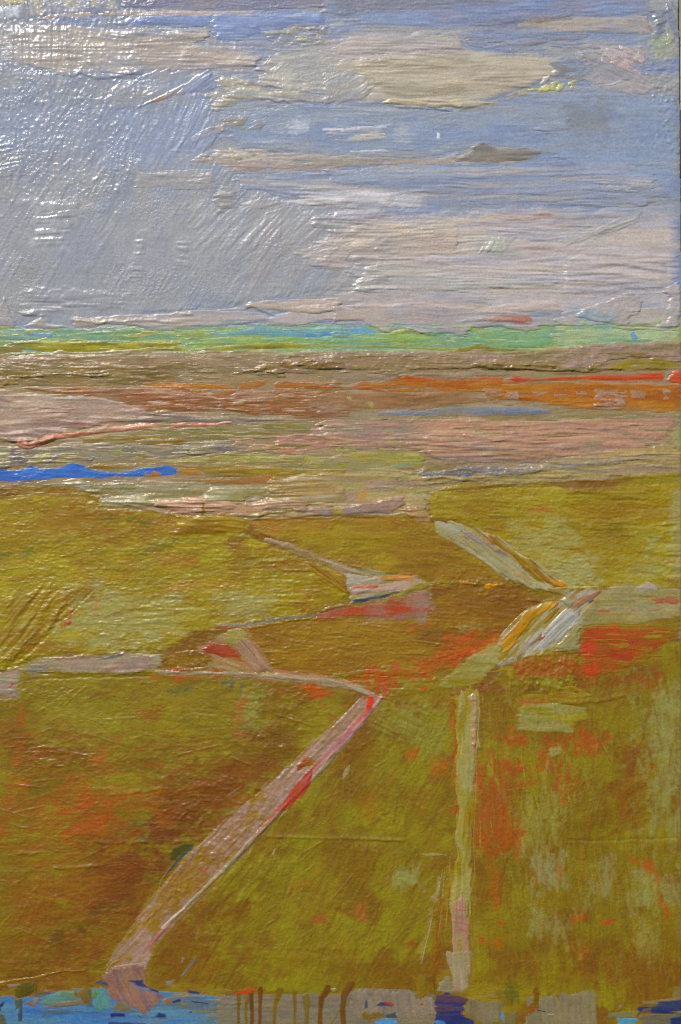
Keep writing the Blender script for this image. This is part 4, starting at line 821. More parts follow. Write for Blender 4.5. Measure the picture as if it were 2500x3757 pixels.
tint('H',[(1520,0),(1590,0),(1590,460),(1530,420)],(156,150,98),.6,12,1.0,(30,30))
paint('field_patch','W',[(548,1452),(580,1436),(640,1424),(800,1424),(930,1426),(985,1420),(990,1340),(1100,1345),(1190,1348),(1285,1392),(1230,1440),(1160,1482),(1060,1512),(1000,1548),(860,1556),(640,1556),(610,1520)],
      [(141,101,15),(154,118,19),(131,90,15)],q,'dark ochre field in the centre',br=(0.72,15),rag=(12,6),th=1.3,ms=(190,60),gl=.38)
tint('H',[(-200,640),(-40,610),(300,600),(380,720),(300,790),(-200,780)],(154,124,21),.65,40,.9,(120,30))
tint('H',[(400,440),(800,430),(900,520),(700,600),(420,570)],(133,88,11),.6,40,.9,(60,50))
tint('H',[(470,690),(560,650),(640,680),(720,650),(720,690),(600,770),(520,800),(460,770)],(188,81,30),.85,16,1.0,(60,24),d=-35)
tint('H',[(300,640),(420,600),(420,620),(320,650)],(171,94,32),.7,8,.9,(40,10),d=-15)
tint('H',[(540,620),(640,615),(640,640),(560,640)],(160,150,86),.5,10,.9)
dabs('W',[(560,1440),(800,1426),(990,1420),(1000,1345),(1190,1350),(1280,1392),(1060,1510),(860,1552),(620,1552)],170,-2,14,(50,170),(9,24),[(120,79,6),(137,98,9),(152,120,13),(128,88,9)],.36,.4)
paint('paint_fleck','H',[(655,440),(680,425),(720,430),(700,450),(665,455)],[(210,146,28)],q,'bright yellow fleck on the central field',rag=(7,4),th=1.2)
paint('paint_fleck','H',[(540,412),(600,418),(640,415),(600,432),(550,430)],[(188,124,30)],q,'small amber fleck on the central field',rag=(7,4),th=1.0,cov=.8)
relief('H',[(520,390),(900,420),(900,450),(600,440)],3.0,None,soft=12,lump=(18,12))
# lower left field
paint('field_patch','W',[(36,1560),(60,1546),(300,1544),(560,1548),(700,1566),(800,1590),(826,1612),(740,1700),(610,1815),(480,1940),(390,2040),(300,2150),(236,2236),(100,2240),(-40,2262),(-40,1608),(30,1604)],
      [(132,118,24),(126,108,22),(142,130,40)],q,'large olive field at the lower left',br=(0.61,16),rag=(10,6),th=1.3,ms=(200,120),gl=.38)
for pp,c,s_,sf in (([(100,60),(700,50),(760,200),(500,330),(140,330)],(138,126,44),.75,60),([(230,200),(540,200),(540,320),(250,330)],(150,146,64),.7,50),([(100,340),(400,370),(420,440),(120,460)],(128,84,16),.8,30),
        ([(560,30),(900,40),(900,110),(700,110)],(132,96,20),.6,40),([(770,100),(1050,110),(1000,210),(780,210)],(144,130,46),.7,40),([(740,380),(1030,390),(1040,480),(760,490)],(148,138,48),.6,50),
        ([(740,490),(1240,470),(1150,620),(900,780),(700,700)],(124,76,16),.85,50),([(1040,420),(1270,400),(1200,540),(1040,500)],(126,74,14),.75,35),([(1130,330),(1350,300),(1290,430),(1130,430)],(134,112,22),.7,30),
        ([(1120,130),(1220,110),(1200,310),(1120,310)],(140,138,66),.75,18),([(1180,60),(1540,80),(1480,150),(1260,160)],(134,84,24),.7,20),([(1200,160),(1400,150),(1400,320),(1260,400)],(124,96,30),.65,30),
        ([(20,760),(520,780),(500,878),(20,878)],(136,118,40),.7,50),([(460,560),(700,540),(700,600),(500,620)],(146,140,60),.6,25)):
    tint('I',pp,c,s_,sf,1.0,(70,45))
FL=[(108,66,8),(124,96,10),(132,114,14),(142,132,40),(118,80,8),(136,118,18)]
dabs('W',[(40,1556),(560,1548),(820,1606),(610,1815),(400,2030),(236,2236),(-30,2256),(-30,1610)],520,-8,34,(40,160),(9,26),FL,.36,.35)
for pp,c in (([(365,615),(375,570),(400,530),(425,585),(460,610),(400,640),(370,645)],(176,86,26)),([(400,610),(640,582),(740,560),(740,572),(600,606),(420,635)],(164,84,28)),([(270,740),(360,700),(500,680),(500,740),(420,780),(290,790)],(172,84,32)),
        ([(260,640),(420,640),(400,665),(280,660)],(172,84,28)),([(380,650),(510,655),(500,700),(390,700)],(160,82,26)),([(160,655),(280,560),(350,500),(340,520),(230,610),(180,650)],(160,92,34)),
        ([(80,520),(115,530),(110,555),(85,550)],(176,92,34)),([(425,425),(480,375),(490,385),(450,425)],(178,98,52)),([(520,335),(590,280),(580,300),(530,345)],(172,96,48)),([(520,680),(620,690),(600,730),(530,730)],(150,84,30)),
        ([(700,640),(800,640),(800,720),(720,720)],(152,84,28)),([(1085,180),(1115,150),(1115,300),(1090,310)],(164,104,58)),([(90,180),(112,180),(95,420),(20,740),(5,760),(75,420)],(158,88,26)),
        ([(640,200),(740,190),(720,230),(660,240)],(144,92,26)),([(1410,95),(1460,70),(1540,130),(1480,150),(1420,130)],(184,82,30))):
    tint('I',pp,c,.85,14,1.1,(50,20))
for pp in ([(540,740),(620,720),(700,735),(690,780),(560,770)],):
    tint('I',pp,(86,92,40),.7,18,1.1,(40,24))
tint('K',[(520,60),(800,20),(780,160),(640,330),(420,350),(480,180)],(118,62,12),.85,50,1.0,(70,50),d=-45)
tint('K',[(0,640),(200,520),(460,520),(400,640),(0,680)],(122,66,14),.6,45,1.0)
tint('K',[(0,200),(200,240),(300,420),(200,600),(0,560)],(130,92,16),.6,60,1.0)
tint('K',[(300,140),(520,160),(400,280),(240,260)],(132,96,26),.6,40,1.0)
tint('K',[(440,370),(500,300),(600,340),(640,300),(560,420),(460,520),(400,520)],(138,104,30),.5,40,1.0,(60,30),d=-50)
for pp in ([(400,380),(500,320),(480,370),(450,390)],[(230,470),(300,475),(290,510),(240,500)],[(370,440),(400,430),(390,460)]):
    tint('K',pp,(70,72,22),.7,12,1.0,(30,18))
for reg,pp,c in (('I',[(60,520),(420,520),(700,600),(520,800),(200,820),(40,700)],(150,82,20)),('K',[(60,60),(500,40),(640,200),(420,420),(120,400)],(140,80,16)),('K',[(300,400),(620,300),(560,520),(420,620),(200,640)],(132,80,14)),('I',[(840,380),(1240,420),(1100,620),(800,640)],(136,78,14)),('I',[(60,320),(440,340),(420,470),(80,480)],(140,86,16))):
    tint(reg,pp,c,.5,60,1.5,(120,34),d=-8)
tint('J',[(20,200),(160,180),(80,420),(0,480)],(140,84,14),.5,40,1.3,(40,60),d=-50)
relief('I',[(100,340),(420,360),(420,460),(120,470)],2.4,None,soft=16,lump=(28,10))
relief('I',[(740,480),(1020,480),(1240,560),(940,780),(700,640)],2.2,None,soft=30,lump=(24,18))
relief('I',[(1140,60),(1420,110),(1400,330),(1300,420),(1140,330)],2.2,None,soft=24,lump=(20,20))
relief('K',[(60,180),(300,200),(280,640),(20,660)],2.0,None,soft=40,lump=(16,30))
for l_ in ([(70,95),(230,88)],[(230,165),(340,158),(470,150)],[(430,40),(560,46),(700,44)],[(180,668),(260,634),(410,628)]):
    ridge('K',l_,2.0,12)
ridge('I',[(500,585),(620,575),(760,555)],1.6,14)
ridge('I',[(90,60),(260,48),(700,40)],-1.4,8)
tint('I',[(780,110),(860,70),(920,60),(850,125),(800,125)],(92,96,52),.6,9,1.0,(30,14))
tint('I',[(1055,110),(1060,60),(1075,60),(1080,110)],(60,74,84),.7,6,.7); tint('I',[(1100,120),(1105,70),(1125,70),(1112,125)],(70,84,90),.6,6,.7); tint('I',[(1015,70),(1060,62),(1050,80)],(80,96,70),.7,6,.8)
# centre lower field
paint('field_patch','W',[(880,1604),(930,1575),(1000,1558),(1055,1590),(1060,1700),(1055,1900),(1030,2000),(1010,2240),(1000,2292),(820,2300),(640,2282),(500,2272),(330,2235),(350,2180),(460,2070),(620,1900),(720,1790),(820,1680)],
      [(134,120,24),(140,132,40),(128,102,20)],q,'wedge shaped olive field at the lower centre',br=(0.61,15),rag=(10,6),th=1.3,ms=(130,120),gl=.38,d=-60)
for pp,c,s_,sf in (([(160,200),(330,180),(480,260),(460,360),(260,330)],(140,136,56),.7,40),([(0,360),(140,250),(120,330),(0,480)],(128,80,16),.8,25),([(130,640),(300,650),(310,760),(150,770)],(150,140,34),.8,30),
        ([(310,390),(350,380),(350,440),(320,445)],(176,92,36),.85,10),([(400,450),(440,420),(485,440),(490,500),(420,500)],(164,92,34),.85,14),([(490,160),(520,150),(550,340),(545,560),(520,560),(515,340)],(166,88,28),.7,10),
        ([(440,120),(560,110),(560,210),(500,215)],(134,92,22),.8,18),([(0,590),(300,560),(500,560),(540,640),(200,640)],(128,92,20),.5,40),([(480,620),(555,620),(550,685),(490,680)],(156,84,28),.75,14),
        ([(110,580),(150,570),(150,700),(120,700)],(150,96,30),.5,14),([(330,30),(480,60),(480,120),(300,120)],(146,130,40),.6,30)):
    tint('J',pp,c,s_,sf,1.0,(40,50))
for pp,c,s_,sf in (([(0,40),(300,40),(300,120),(0,120)],(130,104,24),.6,40),([(220,180),(340,170),(350,220),(250,250)],(146,144,80),.85,20),([(60,320),(110,320),(110,400),(80,400)],(164,100,52),.8,10),([(300,500),(370,480),(375,520),(310,540)],(160,88,26),.7,14),
        ([(0,600),(420,620),(400,700),(0,680)],(128,92,20),.6,40),([(370,270),(395,220),(400,235),(385,280)],(150,142,92),.85,6),([(430,300),(445,230),(460,170),(465,240),(440,310)],(156,144,102),.85,6),
        ([(375,520),(420,340),(430,345),(395,480),(370,600),(360,590)],(150,140,90),.75,6),([(420,480),(450,300),(480,300),(450,640),(430,680)],(136,82,26),.7,12)):
    tint('L',pp,c,s_,sf,1.0,(30,50))
tint('K',[(700,560),(1000,280),(1100,300),(900,520),(760,600)],(128,82,16),.7,35,1.0,(50,40),d=-50)
tint('K',[(1300,200),(1568,260),(1560,420),(1320,400)],(142,130,50),.6,40,1.0)
tint('K',[(860,520),(1000,460),(1060,620),(900,700),(740,680)],(134,98,22),.6,35,1.0)
tint('K',[(1436,385),(1500,370),(1500,410),(1440,415)],(160,92,48),.85,8,.9,(20,14)); tint('K',[(1470,490),(1500,490),(1500,510),(1475,512)],(156,108,62),.7,8,.9)
tint('K',[(1320,250),(1400,215),(1450,225),(1420,250),(1340,275)],(150,112,48),.6,10,1.0)
dabs('W',[(880,1604),(1000,1560),(1055,1590),(1050,1900),(1000,2290),(500,2270),(340,2230),(620,1900)],360,-58,26,(40,150),(9,24),FL,.36,.35)
relief('J',[(180,180),(460,200),(300,330),(140,300)],1.8,14,d=25,soft=20)
relief('K',[(980,160),(1240,80),(1240,260),(1000,420)],2.0,15,d=-55,soft=30)
relief('K',[(900,480),(1568,520),(1540,600),(1000,620)],1.2,16,soft=30)
relief('L',[(0,60),(340,80),(300,160),(80,180)],1.8,14,d=70,soft=20)
ridge('I',[(1220,778),(1330,780),(1450,782),(1568,788)],2.0,12,rag=3)
ridge('J',[(-10,782),(120,790),(300,796)],2.4,12,rag=3)
ridge('I',[(1330,748),(1400,710),(1470,680)],-1.2,10)
paint('paint_fleck','J',[(5,510),(15,470),(40,440),(48,455),(40,490),(15,520)],[(160,150,104)],q,'pale khaki dab beside the pink road',rag=(4,3),th=1.2,d=-60)
paint('paint_fleck','I',[(1245,868),(1262,830),(1278,830),(1262,870)],[(160,148,98)],q,'pale slanting dab in the wedge field',rag=(4,3),th=1.0,d=-60)
paint('paint_fleck','I',[(1030,600),(1060,560),(1120,540),(1100,560),(1050,598)],[(158,150,106)],q,'pale slanting dab left of the pink road',rag=(6,3),th=1.0,d=-40)
# right lower field
paint('field_patch','W',[(1092,1600),(1150,1545),(1210,1512),(1330,1500),(1600,1470),(1600,2330),(1480,2325),(1400,2330),(1250,2290),(1120,2262),(1085,2262),(1092,2000),(1088,1850),(1108,1680)],
      [(132,116,24),(138,128,44),(126,98,20)],q,'tall olive field at the lower right',br=(0.61,15),rag=(10,6),th=1.3,ms=(120,160),gl=.38,d=88)
for pp,c,s_,sf in (([(1100,0),(1480,0),(1470,110),(1250,110),(1060,80)],(132,80,18),.85,35),([(1480,10),(1568,0),(1568,100),(1480,110)],(134,124,40),.7,30),([(1380,60),(1460,40),(1460,110),(1390,110)],(152,76,20),.8,16),
        ([(640,90),(840,100),(810,280),(700,340),(640,300)],(130,92,22),.75,30),([(1400,160),(1568,130),(1568,420),(1400,480)],(146,144,82),.75,60),([(1440,480),(1568,440),(1568,760),(1450,740)],(144,142,78),.75,50),
        ([(1200,180),(1400,170),(1380,330),(1180,280)],(138,126,30),.6,40),([(1250,360),(1400,340),(1380,560),(1330,690),(1250,690),(1300,560)],(136,84,20),.8,30),([(1040,400),(1250,400),(1240,660),(1030,780)],(132,116,28),.6,50),
        ([(800,620),(1000,560),(960,820),(820,860)],(146,136,62),.7,40)):
    tint('J',pp,c,s_,sf,1.0,(40,60))
for pp in ([(760,330),(800,315),(900,325),(1050,300),(1140,290),(1240,330),(1230,360),(1080,350),(1000,380),(960,400),(910,400),(900,350),(850,380),(780,380)],[(640,470),(700,400),(760,440),(750,500),(800,540),(740,600),(760,680),(660,820),(615,800),(620,640)],
           [(760,450),(900,440),(1050,450),(1060,520),(1030,580),(970,560),(960,470),(800,480)],[(930,400),(1020,430),(1030,480),(950,470)],[(720,740),(800,740),(800,860),(710,860)]):
    tint('J',pp,(164,80,28),.9,24,1.1,(50,60))
tint('J',[(630,560),(750,580),(760,680),(700,760),(620,760)],(146,84,46),.6,20,.9,(30,50))
tint('J',[(755,500),(800,500),(800,580),(765,590)],(120,98,26),.8,12,1.0)
tint('J',[(640,60),(800,100),(760,110),(640,110)],(122,66,20),.7,12,1.0)
for pp,c,s_,sf in (([(680,150),(740,170),(735,330),(700,380),(690,260)],(158,92,34),.8,14),([(880,100),(1010,120),(1010,230),(900,250)],(148,144,94),.75,25),([(1170,130),(1250,110),(1250,300),(1160,320)],(146,142,90),.55,25),
        ([(1000,110),(1024,100),(1020,230),(1005,230)],(160,92,36),.7,8),([(890,160),(904,160),(902,230),(892,230)],(160,92,36),.6,6),([(1350,200),(1450,150),(1460,320),(1340,380)],(146,144,84),.7,30),([(1470,230),(1568,220),(1568,320),(1490,320)],(144,140,76),.7,25),
        ([(1340,125),(1440,120),(1460,170),(1480,300),(1520,370),(1500,420),(1480,360),(1445,190),(1380,150)],(166,84,28),.8,9),([(1060,385),(1140,375),(1140,395),(1070,398)],(176,74,26),.85,6),([(1200,405),(1260,390),(1260,412),(1210,418)],(176,74,26),.85,6),
        ([(720,400),(750,398),(750,415),(735,422)],(170,76,30),.85,6),([(640,480),(665,475),(665,510),(645,505)],(170,90,34),.8,6),([(700,490),(735,485),(735,520),(710,520)],(168,94,36),.7,7),([(880,340),(915,345),(910,400),(890,380)],(150,148,110),.8,10),
        ([(900,390),(1040,380),(1020,470),(880,470)],(148,142,80),.6,30),([(1050,520),(1140,520),(1130,560),(1060,570)],(160,98,38),.6,14),([(1140,560),(1568,520),(1568,660),(1380,720),(1100,640)],(132,84,18),.65,50),([(1350,400),(1430,400),(1460,580),(1370,560)],(146,140,70),.6,30),
        ([(600,620),(760,640),(820,660),(760,740),(600,720)],(140,122,30),.5,30)):
    tint('L',pp,c,s_,sf,1.0,(24,50))
dabs('W',[(1095,1600),(1210,1512),(1590,1475),(1590,2320),(1400,2325),(1088,2262),(1092,1850)],480,84,22,(40,170),(9,24),FL[1:]+[(146,142,72,.8),(120,78,8)],.36,.35)
relief('J',[(640,120),(900,60),(1060,60),(1050,110),(800,120),(640,110)],2.4,None,soft=16,lump=(16,16))
relief('J',[(1100,360),(1400,350),(1300,700),(1100,700)],2.0,15,d=60,soft=40)
relief('J',[(640,380),(1080,380),(1060,800),(640,860)],1.8,18,d=82,soft=40)
ridge('J',[(980,168),(1100,160),(1200,150),(1320,124)],1.8,14)
ridge('L',[(1040,36),(1250,36),(1568,22)],-1.3,10)
paint('field_patch','J',[(800,300),(815,190),(850,165),(1000,160),(1130,175),(1140,240),(1090,270),(1060,300),(930,305)],[(150,142,76),(146,138,60)],q,'pale khaki block in the right field',rag=(10,6),th=1.3,gl=.38)
paint('paint_fleck','J',[(945,400),(960,365),(1010,355),(1035,375),(1010,405),(960,420)],[(150,140,74)],q,'round khaki dab below the pale block',rag=(5,4),th=1.1)
paint('field_patch','J',[(820,120),(1060,80),(1160,120),(1140,150),(980,160),(850,160)],[(150,132,52),(144,112,40)],q,'tan smear above the pale block',cov=.8,rag=(18,6))
tint('J',[(830,145),(960,150),(960,165),(835,165)],(166,96,56),.7,8,.9,(40,10))
for reg,pp,lm in (('W',[(-20,1130),(580,1200),(790,1320),(780,1400),(560,1430),(380,1500),(-20,1530)],(14,9)),('W',[(1000,1130),(1560,1100),(1560,1350),(1300,1370)],(13,9)),('W',[(580,1430),(980,1420),(1180,1350),(1000,1540),(620,1550)],(14,9)),
                  ('W',[(20,1560),(780,1590),(400,2030),(230,2230),(-20,2240)],(13,11)),('W',[(880,1610),(1050,1600),(1000,2280),(400,2230)],(11,15)),('W',[(1100,1560),(1560,1490),(1560,2300),(1100,2260)],(10,18))):
    relief(reg,pp,1.5 if pp[0][1]<1500 else .85,None,soft=60,lump=(lm[0]*.95,lm[1]*.62),noise=3.0)
for reg,pp,am in (('W',[(-20,1540),(200,1548),(420,1546),(600,1552)],1.8),('W',[(560,1448),(700,1424),(800,1424)],1.8),('W',[(590,1222),(700,1268),(800,1300),(900,1322)],1.8),('W',[(990,1340),(1100,1346),(1190,1350)],2.0),('W',[(1060,1250),(1150,1318),(1240,1362)],1.8),
                  ('W',[(580,1196),(700,1192),(860,1188),(980,1186)],2.0),('W',[(1010,1128),(1200,1112),(1400,1106)],1.8),('W',[(230,1150),(320,1166),(420,1192)],2.4),('W',[(640,1560),(860,1555),(1000,1548)],1.6),('W',[(1200,1512),(1330,1500),(1500,1490)],1.8)):
    ridge(reg,pp,am,13,rag=5)
for reg,pp,c,s_ in (('I',[(1040,380),(1300,300),(1250,480),(1000,640),(820,800),(700,780),(900,560)],(104,62,8),.6),('K',[(420,120),(820,30),(700,260),(520,420),(400,400)],(100,56,8),.6),('K',[(0,560),(300,500),(440,600),(0,680)],(108,60,8),.5),
        ('U',[(-300,700),(400,720),(500,860),(300,980),(-200,980)],(116,76,8),.55),('J',[(1250,360),(1420,340),(1400,600),(1300,700)],(112,66,10),.6),('L',[(1100,560),(1560,540),(1560,680),(1200,660)],(108,66,8),.55),('K',[(1100,180),(1240,120),(1000,420),(760,640),(700,600)],(110,70,8),.55),
        ('J',[(0,300),(120,230),(60,420),(0,500)],(112,66,8),.5),('I',[(60,300),(440,330),(420,480),(60,500)],(112,66,10),.5),('L',[(0,560),(420,600),(400,720),(0,720)],(112,74,10),.5),('L',[(600,100),(760,60),(720,420),(620,400)],(120,84,12),.4)):
    tint(reg,pp,c,s_*.62,50,1.5,(70,40),d=-20)
SC=[(100,62,8),(112,80,10),(150,140,60),(140,122,20),(160,104,36,.4)]
for pp,d_,dj_,n_ in (([(-20,1130),(580,1200),(790,1320),(780,1400),(560,1430),(380,1500),(-20,1530)],-3,14,150),([(1000,1130),(1560,1100),(1560,1350),(1300,1370)],0,14,110),([(580,1430),(980,1420),(1180,1350),(1000,1540),(620,1550)],0,16,90),
                ([(20,1560),(780,1590),(400,2030),(230,2230),(-20,2240)],-12,36,240),([(880,1610),(1050,1600),(1000,2280),(400,2230)],-52,30,200),([(1100,1560),(1560,1490),(1560,2300),(1100,2260)],82,26,260)):
    dabs('W',pp,n_,d_,dj_,(40,190),(5,8),SC,.55,2.6,keep=8)
# ================================================================== ROADS
paint('road_area','W',[(826,1606),(862,1590),(886,1600),(806,1700),(706,1812),(622,1902),(524,2002),(440,2092),(352,2182),(338,2232),(236,2240),(285,2150),(355,2055),(440,1955),(545,1862),(628,1790),(716,1708)],
      [(154,124,100),(148,120,60),(162,132,116)],label='dusty pink road running diagonally through the fields',d=-47,br=(1.4,16),lump=.9,rag=(10,6),th=1.5,ms=(60,40))
q='road_area'
tint('K',[(820,140),(1040,60),(1060,120),(930,260),(720,400),(700,340)],(146,112,44),.8,25,1.1,(40,30),d=-47)
tint('I',[(1000,760),(1100,640),(1200,700),(1060,860),(960,870)],(150,112,70),.5,25,1.1,(24,20),d=-47)
relief('I',[(1100,640),(1300,480),(1300,640),(1060,870),(900,870)],2.4,None,soft=14,lump=(18,14))
relief('K',[(940,20),(1100,20),(1040,120),(760,380),(700,330)],2.0,None,soft=14,lump=(16,12))
paint('road_stripe','W',[(878,1604),(806,1696),(716,1796),(640,1872),(560,1954),(480,2036),(396,2118),(346,2176)],[(164,142,120),(170,130,124),(154,140,104)],q,'pale stripe along the right edge of the pink road',w=[20,22,24,20,24,20,16,10],th=2.0,br=(1.6,9),rag=(6,3),gl=.4)
paint('road_stripe','W',[(852,1628),(800,1690),(740,1752),(690,1810),(640,1868),(590,1918)],[(170,118,118),(178,88,80)],q,'rose stripe inside the pink road',w=[30,34,26,22,18,8],th=.8,br=(1.2,10),rag=(10,4))
paint('road_stripe','I',[(1440,470),(1420,500),(1380,560),(1330,610),(1290,650)],[(182,62,54),(172,76,66)],q,'bright red streak in the pink road',w=[14,40,52,40,12],th=1.0,rag=(10,4))
paint('road_stripe','I',[(1290,640),(1250,690),(1200,740),(1140,810),(1090,878)],[(172,86,80),(166,110,104)],q,'thin red line along the pink road',w=[26,16,10,8,4],th=.8,rag=(6,3))
paint('road_stripe','K',[(800,420),(740,460),(700,505),(660,550)],[(170,112,104),(160,96,84)],q,'rose stripe near the foot of the pink road',w=[10,22,24,14],th=1.0,rag=(8,3))
paint('road_stripe','K',[(850,345),(800,385),(745,435)],[(196,176,150)],q,'cream lip near the foot of the pink road',w=[8,12,10],th=2.2,rag=(3,2))
paint('road_stripe','K',[(690,410),(720,320),(740,215),(790,150)],[(168,140,60),(160,120,40)],q,'thin yellow line left of the pink road',w=[8,7,6,5],th=1.2,rag=(4,3))
paint('road_stripe','K',[(510,600),(590,560),(640,500),(680,430)],[(156,132,80),(150,116,90)],q,'thin khaki line at the foot of the pink road',w=[8,10,8,6],th=1.0,rag=(4,3))
paint('road_patch','I',[(1360,440),(1400,400),(1450,400),(1440,450),(1370,470)],[(146,80,26)],q,'brown patch on the pink road',rag=(10,6),th=1.0,lump=.8)
paint('road_patch','I',[(1270,520),(1310,460),(1350,410),(1340,440),(1310,490),(1280,530)],[(156,148,130)],q,'pale grey slip beside the pink road',rag=(6,4),th=1.0,d=-47)
paint('road_patch','K',[(925,160),(950,145),(975,165),(935,185)],[(166,92,88)],q,'rose speck on the lower pink road',rag=(4,3),th=.8)
paint('road_patch','W',[(845,1602),(858,1596),(866,1612),(852,1632),(838,1638)],[(206,58,28)],q,'bright vermilion dab where the roads meet',rag=(3,3),th=1.4)
paint('road_patch','I',[(800,815),(850,800),(910,796),(880,850),(840,870),(780,900),(775,860)],[(76,74,26),(66,70,40)],q,'dark olive notch left of the pink road',rag=(6,4),th=.5)
paint('road_stripe','K',[(885,60),(840,100),(790,160),(740,215)],[(48,72,104),(70,80,80)],q,'dark blue line left of the pink road',w=[10,16,12,4],th=.9,rag=(5,3))
ridge('I',[(800,806),(860,796),(945,790)],2.2,12,rag=3)
dabs('W',[(826,1606),(886,1600),(706,1812),(440,2092),(300,2210),(250,2230),(394,2060),(644,1796)],110,-47,16,(24,80),(7,16),[(166,128,116),(150,118,60),(172,140,130),(156,110,96)],.45,1.3,keep=8)
# pink strip coming to the apex from the left
paint('road_stripe','W',[(560,1540),(640,1548),(720,1556),(790,1572),(850,1600)],[(150,112,60),(158,128,90),(166,104,76)],q,'pinkish track joining the road from the left',w=[26,24,26,26,18],th=1.3,br=(1.6,9),rag=(12,5),lump=.6)
paint('road_stripe','W',[(756,1566),(790,1572),(830,1592),(858,1604)],[(92,88,104),(160,120,110)],q,'slate blue line at the road fork',w=[14,12,8,4],th=1.0,rag=(6,2))
paint('road_stripe','W',[(790,1564),(830,1580),(880,1606)],[(170,128,112)],q,'salmon line at the road fork',w=[10,14,8],th=1.2,rag=(6,2))
paint('road_stripe','W',[(870,1570),(880,1590),(885,1606),(900,1620)],[(156,134,74)],q,'khaki slip at the road fork',w=[8,12,10,4],th=1.0,rag=(6,2))
paint('field_patch','J',[(-40,20),(250,-20),(400,20),(480,110),(330,120),(200,160),(160,110),(60,80),(-40,70)],[(144,132,52),(150,138,66),(138,112,30)],q,'pale olive patch above the road fork',rag=(12,6),th=.9,cov=.8)
for pp,w_ in (([(60,95),(68,40)],[16,26]),([(120,95),(128,60)],[14,20]),([(170,100),(182,40)],[22,40]),([(205,125),(214,50)],[14,30]),([(250,90),(256,-10)],[14,26]),([(95,60),(130,20),(160,0)],[14,30,20])):
    tint('J',pp,(172,76,44),.8,7,.9,(16,40),w=w_)
tint('H',[(60,860),(260,830),(420,830),(420,860),(200,878),(60,880)],(170,92,40),.6,14,1.1,(40,20))
tint('H',[(330,780),(420,770),(560,760),(620,720),(560,800),(420,830),(340,820)],(166,80,36),.7,14,1.1,(40,20))
paint('paint_fleck','J',[(365,95),(375,85),(400,88),(400,100),(380,104)],[(196,62,34)],q,'vermilion speck above the vertical road',rag=(4,3),th=.9)
paint('paint_fleck','J',[(360,40),(375,20),(395,35),(420,50),(440,62),(400,58)],[(178,72,40)],q,'red slip above the vertical road',rag=(6,4),th=.8)
# vertical road
paint('road_patch','J',[(500,120),(530,90),(580,110),(590,150),(560,200),(530,180)],[(136,100,24),(128,86,20)],q,'brown cap at the top of the vertical road',rag=(7,5),th=.8)
paint('road_stripe','W',[(1078,1612),(1078,1700),(1066,1780),(1072,1850),(1066,1930),(1066,2010),(1062,2090)],[(148,136,60),(152,138,44),(156,146,80)],q,'khaki vertical road through the right fields',w=[96,88,78,58,64,72,74],th=1.2,br=(1.9,12),rag=(22,9))
paint('road_stripe','J',[(612,140),(618,200),(612,300),(610,360),(614,420),(606,480)],[(158,146,84),(164,134,96)],q,'lumpy pale lip on the vertical road',w=[36,30,24,26,18,10],th=2.2,lump=1.8,rag=(8,4))
tint('J',[(575,440),(625,440),(600,600),(560,620)],(154,150,100),.7,12,.8,(14,50)); tint('J',[(545,560),(620,560),(610,800),(550,800)],(152,140,36),.6,14,.9,(14,50))
paint('road_stripe','J',[(600,720),(606,760),(602,800)],[(74,90,104)],q,'slate tick on the vertical road',w=[5,8,4],th=.7,rag=(3,2))
paint('road_stripe','W',[(1062,2085),(1062,2140),(1058,2200)],[(164,122,110),(152,134,70),(164,128,108)],q,'pink stretch of the vertical road',w=[66,66,64],th=1.0,br=(1.4,10),rag=(10,5))
for pp in ([(510,400),(545,405),(590,425)],[(515,440),(560,440),(590,455)],[(520,350),(560,350),(600,345)]):
    paint('road_stripe','L',pp,[(168,112,96)],q,'rose dash across the vertical road',w=[6,12,6],th=1.1,rag=(6,3))
paint('road_patch','L',[(470,545),(600,540),(605,600),(595,720),(560,740),(500,735),(510,640),(490,580)],[(160,146,118),(164,132,112),(150,140,104)],q,'grey pink foot of the vertical road',d=85,br=(1.6,11),rag=(8,5),th=1.1)
paint('road_patch','L',[(445,730),(455,690),(500,650),(520,720),(500,740)],[(158,148,122)],q,'pale scrap at the foot of the vertical road',rag=(6,4),th=1.3)
for (xa,ya,xb,yb) in ((480,160,450,480),(500,160,490,300),(520,0,545,120),(470,290,460,470),(540,300,530,300)):
    paint('road_stripe','L',[(xa,ya),((xa+xb)/2+4,(ya+yb)/2),(xb,yb)],[(152,110,60),(156,138,80)],q,'thin scratchy line beside the vertical road',w=[5,8,5],th=1.2,rag=(6,3))
paint('road_patch','L',[(350,95),(380,92),(440,90),(480,95),(500,85),(490,110),(470,104),(400,108)],[(158,146,96)],q,'khaki slip beside the vertical road',rag=(8,4),th=1.2)
for reg,pp,c in (('J',[(520,150),(528,300),(525,560)],(166,92,34)),('J',[(628,430),(622,600),(612,800)],(150,140,60)),('L',[(455,120),(462,260),(440,560),(432,690)],(136,84,26)),('L',[(505,110),(500,260),(480,480)],(156,130,60)),('L',[(610,20),(618,180),(600,300),(606,520)],(150,134,60)),('L',[(470,170),(440,300),(400,480),(372,600)],(164,150,110))):
    paint('road_stripe',reg,pp,[c,(140,112,40)],'road_area','scratchy thin line along the vertical road',w=[5,9,6],th=1.4,rag=(8,4),br=(.6,9))
tint('J',[(620,480),(760,440),(800,560),(780,760),(640,830),(610,700)],(152,84,40),.5,26,1.2,(50,70),d=85)
# ------------------------------------------------ tracks and crossing of the upper fields
def piece(reg,pts,cols,label,name='road_patch',**kw):
    kw.setdefault('rag',(9,5)); kw.setdefault('th',1.0); kw.setdefault('bl',5); kw.setdefault('br',(1.2,11)); kw.setdefault('gl',.33)
    paint(name,reg,pts,cols,kw.pop('par','road_area'),label,**kw)
